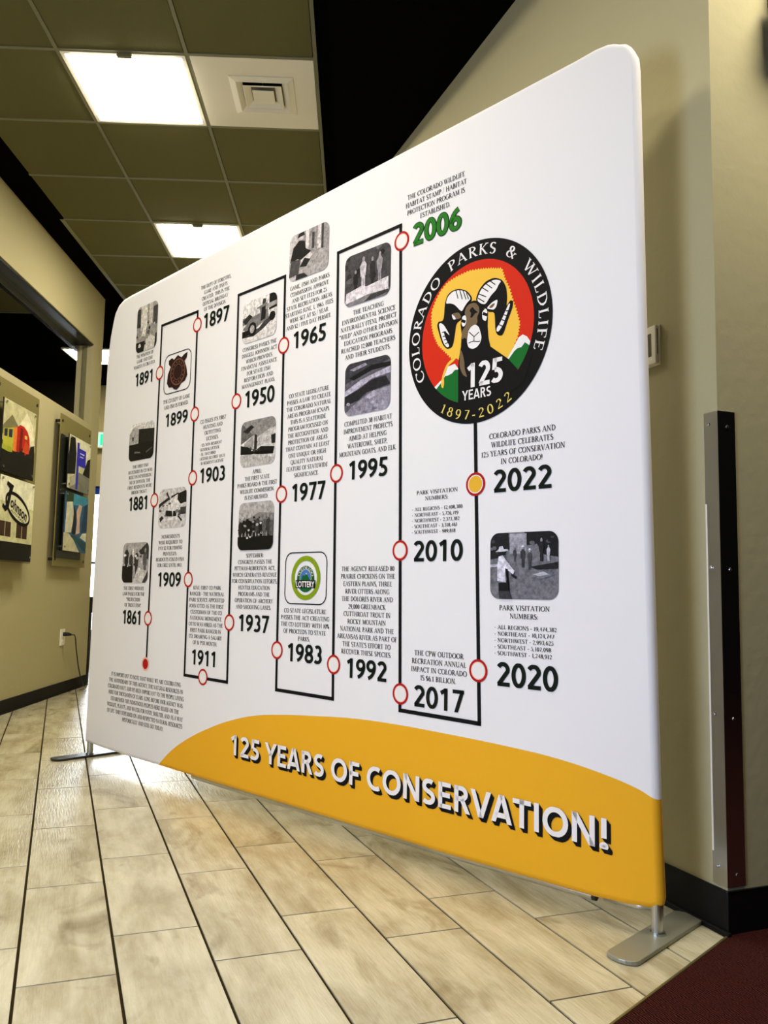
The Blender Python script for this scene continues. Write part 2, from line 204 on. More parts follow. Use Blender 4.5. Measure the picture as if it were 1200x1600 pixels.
def ink(name, rgb): return plain(name, rgb, 0.7, vary=0.02, spec=0.15)
INK = ink('black_ink', (12, 12, 12)); INKBROWN = ink('soft_black_ink', (34, 30, 26)); YEARINK = ink('dark_green_black_ink', (12, 22, 12))
GREENINK = ink('green_ink', (38, 122, 30)); WHITEINK = ink('white_ink', (244, 240, 238)); REDINK = ink('dark_red_ink', (176, 22, 22))
ORINK = ink('yellow_ink', (236, 180, 52)); LOGOGREEN = ink('logo_green_ink', (20, 108, 40)); LOGORED = ink('logo_red_ink', (214, 44, 20))
LOGOYEL = ink('logo_yellow_ink', (246, 196, 70)); BROWNINK = ink('brown_ink', (118, 98, 72)); LIME = ink('lime_ink', (132, 158, 22))
PALEYEL = ink('pale_yellow_ink', (236, 214, 110)); SKYINK = ink('blue_ink', (70, 120, 190)); HALO = ink('pink_halo_ink', (244, 190, 170))

def mat_print(name, amp, scale, tint=(1, 1, 1)):
    m, nt, b = newmat(name)
    at = N(nt, 'ShaderNodeAttribute', attribute_name='Col')
    tc = N(nt, 'ShaderNodeTexCoord')
    no = N(nt, 'ShaderNodeTexNoise', i_Scale=scale, i_Detail=6.0, i_Roughness=0.75)
    nt.links.new(tc.outputs['Object'], no.inputs['Vector'])
    mr = N(nt, 'ShaderNodeMapRange'); mr.inputs['From Min'].default_value = 0.38; mr.inputs['From Max'].default_value = 0.62
    mr.inputs['To Min'].default_value = 1-amp; mr.inputs['To Max'].default_value = 1+amp
    nt.links.new(no.outputs['Fac'], mr.inputs['Value'])
    vm = N(nt, 'ShaderNodeVectorMath', operation='SCALE')
    nt.links.new(at.outputs['Color'], vm.inputs[0]); nt.links.new(mr.outputs[0], vm.inputs['Scale'])
    nt.links.new(vm.outputs[0], b.inputs['Base Color'])
    b.inputs['Roughness'].default_value = 0.6; b.inputs['Specular IOR Level'].default_value = 0.2
    return m
PHOTOINK = mat_print('monochrome_photo_print', 0.38, 60.0)
POSTER = mat_print('colour_photo_print', 0.18, 16.0)

# ------------------------------------------------------------------ mesh helpers
class MB:
    def __init__(s): s.v = []; s.f = []; s.mi = []; s.col = []
    def face(s, pts, mi=0, col=None):
        i = len(s.v); s.v += [tuple(p) for p in pts]; s.f.append(list(range(i, i+len(pts)))); s.mi.append(mi); s.col.append(col)
    def mesh(s, vs, fs, mi=0):
        i = len(s.v); s.v += [tuple(p) for p in vs]
        for f in fs: s.f.append([a+i for a in f]); s.mi.append(mi); s.col.append(None)
    def frame_box(s, o, ax, ay, az, mi=0):
        o, ax, ay, az = map(Vector, (o, ax, ay, az))
        vs = [o, o+ax, o+ax+ay, o+ay, o+az, o+ax+az, o+ax+ay+az, o+ay+az]
        s.mesh(vs, [(0, 3, 2, 1), (4, 5, 6, 7), (0, 1, 5, 4), (1, 2, 6, 5), (2, 3, 7, 6), (3, 0, 4, 7)], mi)
    def box(s, x0, x1, y0, y1, z0, z1, mi=0):
        s.frame_box((x0, y0, z0), (x1-x0, 0, 0), (0, y1-y0, 0), (0, 0, z1-z0), mi)
    def ndbox(s, n0, n1, d0, d1, z0, z1, mi=0):
        s.frame_box(nd(n0, d0, z0), nd(n1-n0, 0), nd(0, d1-d0), (0, 0, z1-z0), mi)
    def prism(s, poly, z0, z1, mi=0):
        k = len(poly)
        vs = [(p[0], p[1], z0) for p in poly]+[(p[0], p[1], z1) for p in poly]
        s.mesh(vs, [list(range(k))[::-1], list(range(k, 2*k))]+[(i, (i+1) % k, k+(i+1) % k, k+i) for i in range(k)], mi)
    def tube(s, pts, r, n=12, mi=0, caps=True):
        pts = [Vector(p) for p in pts]; rings = []
        for i, p in enumerate(pts):
            t = (pts[min(i+1, len(pts)-1)]-pts[max(i-1, 0)]).normalized()
            a = t.orthogonal().normalized() if i == 0 else (a - t*a.dot(t)).normalized()
            b = t.cross(a)
            rr = r[i] if isinstance(r, (list, tuple)) else r
            rings.append([p + (a*math.cos(2*PI*k/n)+b*math.sin(2*PI*k/n))*rr for k in range(n)])
        vs = [q for R_ in rings for q in R_]; fs = []
        for i in range(len(pts)-1):
            for k in range(n): fs.append((i*n+k, i*n+(k+1) % n, (i+1)*n+(k+1) % n, (i+1)*n+k))
        if caps: fs += [list(range(n))[::-1], [(len(pts)-1)*n+k for k in range(n)]]
        s.mesh(vs, fs, mi)
    def build(s, name, mats, parent=None, bevel=0.0, smooth=False, loc=None):
        me = bpy.data.meshes.new(name); me.from_pydata(s.v, [], s.f)
        if not isinstance(mats, (list, tuple)): mats = [mats]
        for m in mats: me.materials.append(m)
        if len(mats) > 1:
            for p, mi in zip(me.polygons, s.mi): p.material_index = mi
        if any(c is not None for c in s.col):
            ca = me.color_attributes.new('Col', 'FLOAT_COLOR', 'CORNER')
            for p, c in zip(me.polygons, s.col):
                for li in p.loop_indices: ca.data[li].color = (*(c or (1, 1, 1)), 1)
        me.update()
        if smooth:
            for p in me.polygons: p.use_smooth = True
        o = bpy.data.objects.new(name, me); C.objects.link(o)
        if parent: o.parent = parent
        if loc is not None: o.location = loc
        if bevel > 0:
            bm = bmesh.new(); bm.from_mesh(me); bmesh.ops.remove_doubles(bm, verts=bm.verts, dist=1e-5)
            bm.to_mesh(me); bm.free()
            md = o.modifiers.new('b', 'BEVEL'); md.width = bevel; md.segments = 2; md.limit_method = 'ANGLE'
        return o
def tag(o, label, cat, group=None):
    o['label'] = label; o['category'] = cat
    if group: o['group'] = group
    return o
def thing(name, label, cat, loc=(0, 0, 0), rz=0.0, group=None):
    o = bpy.data.objects.new(name, None); C.objects.link(o); o.location = loc; o.rotation_euler = (0, 0, rz)
    o.empty_display_size = 0.1
    return tag(o, label, cat, group)
def struct(o): o['kind'] = 'structure'; return o
def copy_tree(o, parent=None):
    c = o.copy(); C.objects.link(c); c.parent = parent
    for ch in list(o.children): copy_tree(ch, c)
    return c
def clip(poly, a, b, c):             # keep a*x+b*y<=c
    out = []
    for i in range(len(poly)):
        p, q = poly[i], poly[(i+1) % len(poly)]
        dp, dq = a*p[0]+b*p[1]-c, a*q[0]+b*q[1]-c
        if dp <= 0: out.append(p)
        if (dp < 0 < dq) or (dq < 0 < dp):
            t = dp/(dp-dq); out.append((p[0]+(q[0]-p[0])*t, p[1]+(q[1]-p[1])*t))
    return out

# ------------------------------------------------------------------ room shell
HC, HS = 3.33, 3.19                  # ceiling, soffit
XR, YP = 1.575, 1.653                # right wall plane, its corner
RX1, RY1 = 6.5, 14.0
m = MB(); m.box(-9, RX1, -4.2, RY1, -0.06, -0.004)
floor = struct(m.build('floor', GROUT))

m = MB(); m.box(XR, XR+0.35, YP, RY1, 0, HC+0.1); m.box(XR+0.35, RX1, YP, YP+0.3, 0, HC+0.1)
wall_right = struct(m.build('wall_right', WALL))
# left partition with clerestory opening
LN = -2.25; WT = 0.14; LE = 7.11
m = MB()
m.ndbox(LN-WT, LN, -4.5, LE, 0, 2.18); m.ndbox(LN-WT, LN, -4.5, LE, 2.865, HC+0.02)
m.ndbox(LN-WT, LN, 6.88, LE, 2.18, 2.865); m.ndbox(LN-WT, LN, -4.5, 1.0, 2.18, 2.865)
wall_left = struct(m.build('wall_left', WALL))
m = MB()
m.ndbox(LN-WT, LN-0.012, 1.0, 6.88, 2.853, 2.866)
head = m.build('head_shade_strip', BLACKMET)  # black strip stands in for the shade under the opening's head
m = MB(); m.ndbox(LN-WT-0.012, LN-WT+0.02, 1.0, 6.88, 2.80, 2.853)
win = bpy.data.objects.new('window_1', None); C.objects.link(win); struct(win); win.location = nd(LN-WT/2, 4, 2.18)
def reparent(o, p):
    o.parent = p; o.matrix_parent_inverse = Matrix.Translation(-Vector(p.location))
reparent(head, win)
reparent(m.build('window_frame', STEEL), win)
m = MB(); m.ndbox(LN-0.085, LN-0.055, 6.868, 6.88, 2.18, 2.853); reparent(m.build('jamb_strip', TBAR), win)

# far end of the hall, storefront opening
FD = 10.2; DN0, DN1 = -3.75, -2.05; DT, DB = 2.06, 0.0
m = MB()
m.ndbox(-8, DN0, FD, FD+0.15, 0, HC); m.ndbox(DN1, -0.1, FD, FD+0.15, 0, HC); m.ndbox(0.7, 4.5, FD, FD+0.15, 0, HC); m.ndbox(-0.1, 0.7, FD, FD+0.15, 0, 0.9); m.ndbox(-0.1, 0.7, FD, FD+0.15, 1.95, HC); m.ndbox(DN0, DN1, FD, FD+0.15, DT, HC)
wall_far = struct(m.build('wall_far', WALLFAR))
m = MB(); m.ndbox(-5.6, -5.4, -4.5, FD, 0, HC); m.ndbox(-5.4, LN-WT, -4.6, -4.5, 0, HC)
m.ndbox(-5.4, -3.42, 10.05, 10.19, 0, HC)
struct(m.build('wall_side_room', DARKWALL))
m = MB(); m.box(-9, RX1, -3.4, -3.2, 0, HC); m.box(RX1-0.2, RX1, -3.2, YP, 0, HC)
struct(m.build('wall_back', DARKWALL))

# door and glass at the hall end
dr = struct(bpy.data.objects.new('door_1', None)); C.objects.link(dr); dr.location = nd((DN0+DN1)/2, FD, 0)
def ndpart(name, mat, boxes, root, bevel=0):
    mm = MB()
    for b_ in boxes: mm.ndbox(*b_)
    o = mm.build(name, mat); reparent(o, root)
    return o
GLASS, gnt, gb = newmat('clear_glass'); gb.inputs['Transmission Weight'].default_value = 1.0; gb.inputs['Roughness'].default_value = 0.0
gb.inputs['IOR'].default_value = 1.05; gb.inputs['Base Color'].default_value = (1, 1, 1, 1)
TINT = plain('blue_transom_film', (30, 60, 150), 0.3)
mid = (DN0+DN1)/2
ndpart('door_frame', BLACKMET, [(DN0, DN0+0.05, FD, FD+0.06, 0, DT), (DN1-0.05, DN1, FD, FD+0.06, 0, DT), (mid-0.03, mid+0.03, FD, FD+0.06, 0, DT),
      (DN0, DN1, FD, FD+0.06, 0.0, 0.12)], dr)
ndpart('kick_panel', BLACKMET, [(DN0, DN1, FD+0.01, FD+0.05, 0.12, 0.30)], dr)
ndpart('push_bar', BLACKMET, [(DN0, mid, FD-0.04, FD-0.01, 1.10, 1.125), (mid, DN1, FD-0.04, FD-0.01, 1.10, 1.125)], dr)
ndpart('transom_panel', TINT, [(DN0, DN1, FD+0.02, FD+0.04, 1.96, DT)], dr)
ndpart('glass_pane', GLASS, [(DN0+0.05, mid-0.03, FD+0.025, FD+0.031, 0.30, 1.96)], dr)
ndpart('glass_pane', GLASS, [(mid+0.03, DN1-0.05, FD+0.025, FD+0.031, 0.30, 1.96)], dr)

w2 = struct(bpy.data.objects.new('window_2', None)); C.objects.link(w2); w2.location = nd(0.4, FD, 0.9)
ndpart('window_frame', BLACKMET, [(-0.1, 0.7, FD, FD+0.06, 0.9, 0.94), (-0.1, 0.7, FD, FD+0.06, 1.91, 1.95), (-0.1, -0.06, FD, FD+0.06, 0.94, 1.91), (0.66, 0.7, FD, FD+0.06, 0.94, 1.91)], w2)
ndpart('glass_pane', GLASS, [(-0.06, 0.66, FD+0.025, FD+0.031, 0.94, 1.91)], w2)
# baseboards
m = MB()
m.box(XR-0.008, XR, YP-0.008, RY1-2, 0, 0.105); m.box(XR-0.008, XR-0.02, YP-0.02, RY1-2, 0, 0.012)
m.box(XR-0.008, RX1-0.2, YP-0.008, YP, 0, 0.105)
struct(m.build('baseboard_right', BLACKRUB, bevel=0.002))
m = MB(); m.ndbox(LN, LN+0.009, -3.5, LE+0.009, 0, 0.088); m.ndbox(LN-WT, LN+0.009, LE, LE+0.009, 0, 0.088)
m.ndbox(LN, LN+0.016, -3.5, LE+0.016, 0, 0.01)
struct(m.build('baseboard_left', BLACKRUB, bevel=0.002))

# ceiling: dark deck, grid of tiles, black borders
m = MB(); m.box(-9, RX1, -4.2, RY1, HC+0.012, HC+0.1)
ceiling = struct(m.build('ceiling', BLACKCEIL))
G = 0.6045; GN = [-2.055, -1.45, -0.845, -0.24]; GD0 = 3.678
lights_at = [(1, 0), (1, 3)]
def tile_board(s=0.29):
    mm = MB(); a = s
    mm.mesh([tuple(nd(x, y, z)) for z, k in ((0.0, 1.0), (0.010, 1.0)) for x, y in ((-a, -a), (a, -a), (a, a), (-a, a))],
            [(0, 1, 2, 3), (4, 7, 6, 5), (0, 4, 5, 1), (1, 5, 6, 2), (2, 6, 7, 3), (3, 7, 4, 0)])
    return mm
proto = None
def ctile(n, d, mat=CEILTILE):
    global proto
    if proto is None:
        proto = tile_board().build('ceiling_tile', mat, ceiling, loc=nd(n, d, HC)); return proto
    o = proto.copy(); C.objects.link(o); o.location = nd(n, d, HC); return o
for row in range(-7, 8):
    for col in range(3):
        if col == 1 and row % 3 == 0 and row <= 4: continue
        if (col, row) == (2, 0): continue
        ctile(GN[col]+G/2, GD0+row*G+G/2)
for row in range(3, 6):
    for col in range(3):
        ctile(-3.0-0.3-col*G, GD0+G*row+0.75-0.56+G/2)
def bar(n0, n1, d0, d1, name='grid_bar', mat=TBAR):
    mm = MB(); mm.ndbox(n0, n1, d0, d1, HC-0.004, HC+0.003); return mm.build(name, mat, ceiling)
D0, D1 = GD0-7*G, GD0+8*G
for n in GN[1:]: bar(n-0.009, n+0.009, D0, D1)
bar(GN[0]-0.009, GN[0]+0.009, GD0+3*G, D1)
bar(GN[0]-0.03, GN[0]+0.009, D0, GD0+3*G, 'edge_angle', BLACKCEIL)
bar(GN[0]-0.02, GN[0]-0.009, GD0+3*G, D1, 'edge_angle', TBAR)
for row in range(-7, 9):
    d = GD0+row*G
    for i in range(3): bar(GN[i]+0.009, GN[i+1]-0.009, d-0.009, d+0.009)
for row in range(3, 7): 
    d = GD0+G*row+0.19; bar(-4.9, -2.99, d-0.009, d+0.009)
# black soffits
m = MB(); m.ndbox(-0.16, 3.5, -6, FD, HS, HC+0.01); m.ndbox(3.5, 9, -9, FD, HS, HC+0.01)
struct(m.build('ceiling_soffit', BLACKCEIL))

# ------------------------------------------------------------------ floor tiles
X0, TW, TL, SH = -0.0458, 0.20354, 0.59458, -0.0245
oddev = {0: 1.927, 1: 2.1317}
CA, CB = 0.4715, 0.907                # carpet edge: y = CA*x + CB
def carpet_y(x): return CA*x+CB
gx, gy = 0.0034, 0.0025
full = None; far = MB(); ntile = 0
for c in range(-34, 8):
    base = oddev[c % 2] if c % 2 == 0 else oddev[1]
    xa, xb = X0+c*TW+gx, X0+(c+1)*TW-gx
    for j in range(-4, 16):
        yb0 = base+j*TL
        ya, yb = yb0+gy, yb0+TL-gy
        xc, yc = (xa+xb)/2, (ya+yb)/2
        poly = [(xa, ya+SH*(xa-0.1)), (xb, ya+SH*(xb-0.1)), (xb, yb+SH*(xb-0.1)), (xa, yb+SH*(xa-0.1))]
        orig = len(poly)
        p2 = clip(poly, CA, -1, -CB-0.006)
        p2 = clip(p2, 1, 0, XR-0.009) if p2 else p2
        n_, d_ = xc*NX+yc*NY, xc*DX+yc*DY
        if d_ < LE+0.05 and p2: p2 = clip(p2, -NX, -NY, -(LN+0.010))
        if p2: p2 = clip(p2, DX, DY, FD)
        if len(p2) < 3: continue
        ar = abs(sum(p2[i][0]*p2[(i+1) % len(p2)][1]-p2[(i+1) % len(p2)][0]*p2[i][1] for i in range(len(p2)))/2)
        if ar < 0.0004 or n_ < -4.2: continue
        whole = abs(ar-(xb-xa)*(yb-ya)) < 1e-4
        if d_ > 7.7 or (n_ < -3 and d_ < LE): 
            far.prism(p2, -0.006, 0.0); continue
        if d_ < -0.4 or yc < 0.1: continue
        ntile += 1
        if whole and full is not None:
            o = full.copy(); C.objects.link(o); o.location = (xc, yc+SH*(xc-0.1), 0); continue
        mm = MB(); cx_, cy_ = xc, yc+SH*(xc-0.1)
        mm.prism([(p[0]-cx_, p[1]-cy_) for p in p2], -0.006, 0.0)
        o = mm.build('tile', TILE, floor, loc=(cx_, cy_, 0))
        if whole: full = o
print('tiles', ntile)
far.build('distant_tiles', TILE, floor)['kind'] = 'stuff'

# carpet and its edge strip
xa, xb = -6.0, 1.56
m = MB(); m.prism([(xa, -3.2), (RX1-0.2, -3.2), (RX1-0.2, YP-0.009), (XR-0.009, YP-0.009), (XR-0.009, carpet_y(XR-0.009)-0.004), (xa, max(-3.19, carpet_y(xa)))], -0.003, 0.004)
carpet = struct(m.build('floor_carpet', CARPET)); 
m = MB(); e0 = Vector((-1.9, carpet_y(-1.9), 0)); e1 = Vector((XR-0.01, carpet_y(XR-0.01), 0)); dv = (e1-e0).normalized(); nv = Vector((-dv.y, dv.x, 0))
m.frame_box(e0-nv*0.004+Vector((0, 0, -0.002)), e1-e0, nv*0.006, (0, 0, 0.0072))
tag(m.build('transition_strip', STRIP, bevel=0.001), 'thin dull metal strip where the wood-look tiles meet the maroon carpet', 'edge strip')

# ------------------------------------------------------------------ ceiling lights and vent
def ceiling_light(n, d, label, first=None, group='recessed ceiling lights in the hall grid'):
    if first is not None:
        t = copy_tree(first); t.location = nd(n, d, HC); t['label'] = label; return t
    t = thing('ceiling_light', label, 'light', nd(n, d, HC), -TH, group)
    h = G/2-0.010
    m = MB()
    for (x0, x1, y0, y1) in ((-h, h, -h, -h+0.018), (-h, h, h-0.018, h), (-h, -h+0.018, -h+0.018, h-0.018), (h-0.018, h, -h+0.018, h-0.018)):
        m.box(x0, x1, y0, y1, -0.006, 0.011)
    m.build('frame', WHITEPAINT, t)
    k = h-0.019; m = MB(); zz = -0.018
    m.mesh([(-k, -k, -0.002), (k, -k, -0.002), (k, k, -0.002), (-k, k, -0.002), (-k+.03, -k+.03, zz), (k-.03, -k+.03, zz), (k-.03, k-.03, zz), (-k+.03, k-.03, zz)],
           [(4, 7, 6, 5), (0, 4, 5, 1), (1, 5, 6, 2), (2, 6, 7, 3), (3, 7, 4, 0)])
    m.build('diffuser', DIFFUSER, t)
    m = MB(); m.box(-0.025, 0.045, -h-0.006, -h+0.014, -0.022, -0.004); m.build('latch', TBAR, t, bevel=0.003)
    return t
L0 = ceiling_light(GN[1]+G/2, GD0+G/2, 'large glowing square ceiling light at upper left, beside the white vent panel')
ceiling_light(GN[1]+G/2, GD0+3*G+G/2, 'glowing ceiling light farther back, half hidden by the top edge of the banner', L0)
ceiling_light(-3.17+0.30, 8.6+0.30, 'small distant ceiling light seen through the clerestory opening in the left wall', L0)
ceiling_light(GN[1]+G/2, GD0-3*G+G/2, 'square ceiling light just out of view above the banner front', L0)
ceiling_light(GN[1]+G/2, GD0-6*G+G/2, 'square ceiling light above and behind the camera', L0)
t = ceiling_light(0, 0, 'unseen square fill light added under the black soffit to brighten the corner wall', L0); t.location = (1.95, 0.98, HS-0.012)  # added out of view so the corner wall is brighter at its top

t = thing('vent_panel', 'white ceiling panel with a square louvred air vent, right of the glowing light', 'vent', nd(GN[2]+G/2, GD0+G/2, HC), -TH)
a = 0.292
m = MB(); cu, cv_ = 0.028, 0.0; hh = 0.145
for (x0, x1, y0, y1) in ((-a, a, -a, cv_-hh), (-a, a, cv_+hh, a), (-a, cu-hh, cv_-hh, cv_+hh), (cu+hh, a, cv_-hh, cv_+hh)):
    m.box(x0, x1, y0, y1, -0.004, 0.010)
m.build('panel', WHITEPAINT, t)
def sqring(m, r0, z0, r1, z1, th=0.0025):
    A = [(cu+sx*r0, cv_+sy*r0, z0) for sx, sy in ((-1, -1), (1, -1), (1, 1), (-1, 1))]
    B = [(cu+sx*r1, cv_+sy*r1, z1) for sx, sy in ((-1, -1), (1, -1), (1, 1), (-1, 1))]
    A2 = [(p[0], p[1], p[2]+th) for p in A]; B2 = [(p[0], p[1], p[2]+th) for p in B]
    vs = A+B+A2+B2; fs = []
    for i in range(4):
        j = (i+1) % 4; fs += [(i, j, 4+j, 4+i), (8+i, 12+i, 12+j, 8+j), (i, 8+i, 8+j, j), (4+i, 4+j, 12+j, 12+i)]
    m.mesh(vs, fs)
m = MB(); sqring(m, 0.158, -0.008, 0.130, -0.014); m.build('flange', WHITEPAINT, t)
VBACK = plain('vent_duct_beige', (128, 122, 96), 0.7)
for r0, r1 in ((0.126, 0.098), (0.090, 0.060)):
    m = MB(); sqring(m, r0, -0.016, r1, 0.004); sqring(m, r0+0.006, -0.016, r0, -0.017); m.build('louver', WHITEPAINT, t)
m = MB(); m.box(cu-0.145, cu+0.145, cv_-0.145, cv_-0.05, 0.0245, 0.026); m.build('duct_throat', BLACKMET, t)
m = MB(); m.box(cu-0.145, cu+0.145, cv_-0.05, cv_+0.145, 0.010, 0.0115); m.build('duct_back', VBACK, t)
m = MB(); m.box(cu-0.054, cu+0.054, cv_-0.054, cv_+0.054, -0.014, -0.010); m.build('centre_plate', WHITEPAINT, t, bevel=0.002)
m = MB(); m.box(cu-0.004, cu+0.004, cv_-0.145, cv_+0.145, 0.012, 0.024); m.box(cu-0.145, cu+0.145, cv_-0.004, cv_+0.004, 0.012, 0.024); m.build('cross_brace', WHITEPAINT, t)

# ------------------------------------------------------------------ the banner
LF = Vector((0.17686, 4.36196, 0)); RF = Vector((1.39562, 1.69125, 0))
ez = math.atan2(RF.y-LF.y, RF.x-LF.x)
ban = thing('banner_display', 'white fabric timeline banner with yellow foot on a tube frame, standing across the tiles', 'banner', LF, ez)
BW = (RF-LF).length
top = [(-0.0268, 0.066), (-0.0285, 0.8787), (-0.012, 1.5), (0.0028, 1.992), (0.022, 2.10), (0.046, 2.18), (0.0605, 2.2153), (0.0961, 2.250), (0.145, 2.2685), (0.20, 2.2725),
       (0.3453, 2.2765), (1.0, 2.298), (1.9814, 2.3282), (2.45, 2.3435), (2.7197, 2.3530), (2.79, 2.3575), (2.825, 2.3545), (2.845, 2.348), (2.862, 2.3385), (2.880, 2.331), (2.892, 2.318), (2.902, 2.300), (2.9120, 2.278), (2.9156, 2.2406),
       (2.9243, 1.5449), (2.9360, 0.90), (2.9457, 0.329), (2.9530, 0.098), (2.949, 0.082), (2.9285, 0.0690), (2.861, 0.0610), (2.774, 0.0555), (2.7069, 0.0545), (2.2723, 0.0495),
       (1.3321, 0.0535), (0.6459, 0.0570), (0.3983, 0.0560), (0.1431, 0.060), (0.0251, 0.064)]
def outline_offset(pts, o):
    out = []; k = len(pts)
    for i in range(k):
        a_, b_, c_ = Vector(pts[i-1]), Vector(pts[i]), Vector(pts[(i+1) % k])
        n1 = (b_-a_).normalized(); n2 = (c_-b_).normalized(); t_ = (n1+n2).normalized()
        out.append(b_ + Vector((t_.y, -t_.x))*o)
    return out
m = MB(); FT = 0.017; prof = []
NS = 7
rings = []
for k in range(NS):
    a_ = PI*k/(NS-1)
    off = 0.017*(1-math.sin(a_)); y = -FT*math.cos(a_)
    rings.append([(p.x, y, p.y) for p in outline_offset(top, off)])
vs = [q for R_ in rings for q in R_]; K = len(top); fs = [list(range(K))[::-1], [(NS-1)*K+i for i in range(K)]]
for r_ in range(NS-1):
    for i in range(K): fs.append((r_*K+i, r_*K+(i+1) % K, (r_+1)*K+(i+1) % K, (r_+1)*K+i))
m.mesh(vs, fs); fab = m.build('fabric_cover', FABRIC, ban, smooth=True)
bm = bmesh.new(); bm.from_mesh(fab.data); bmesh.ops.recalc_face_normals(bm, faces=bm.faces)
for f in bm.faces:
    if len(f.verts) > 10: f.smooth = False
bm.to_mesh(fab.data); bm.free()
# frame
m = MB(); m.tube([(BW-0.004, 0, 0.011), (BW-0.004, 0, 0.12)], 0.0145, 20); m.build('pole', ALU, ban, smooth=False)
m = MB(); m.tube([(0.0, 0, 0.011), (0.0, 0, 0.12)], 0.0145, 20); m.build('pole', ALU, ban)
m = MB(); m.tube([(0.9, 0.004, 0.052), (1.8, 0.004, 0.0475), (2.755, 0.004, 0.0525)], 0.0115, 14); m.build('bottom_rail', ALU, ban)
m = MB(); m.tube([(2.755, 0.004, 0.0525), (2.765, 0.004, 0.053)], 0.0105, 14); m.build('rail_plug', BLACKMET, ban)
m = MB(); m.tube([(2.79, 0, 0.060), (2.88, 0, 0.064), (2.92, 0, 0.074)], 0.010, 12); m.build('lower_bend', ALU, ban, smooth=True)
def foot(cx, y0, y1, hw, h, name='base_plate', mat=PLATE):
    poly = []
    for i in range(9):
        a_ = PI + PI*i/8; poly.append((cx+hw*math.cos(a_), y0+hw*0.55+hw*0.55*math.sin(a_)))
    for i in range(9):
        a_ = PI*i/8; poly.append((cx+hw*math.cos(a_), y1-hw*0.3+hw*0.3*math.sin(a_)))
    mm = MB(); mm.prism(poly, 0.0008, h); return mm.build(name, mat, ban, bevel=0.0025)
foot(BW-0.003, -0.195, 0.185, 0.040, 0.011)
foot(0.0, -0.19, 0.19, 0.040, 0.011, mat=plain('plate_dark_reflection', (52, 52, 54), 0.3, 0.6))  # same kind of plate as the right one, dark reflection put into its colour
for x in (BW-0.003, 0.0):
    m = MB(); m.tube([(x, 0, 0.0105), (x, 0, 0.016)], 0.019, 18); m.build('collar', ALU, ban)
FY = -FT-0.0016        # print plane

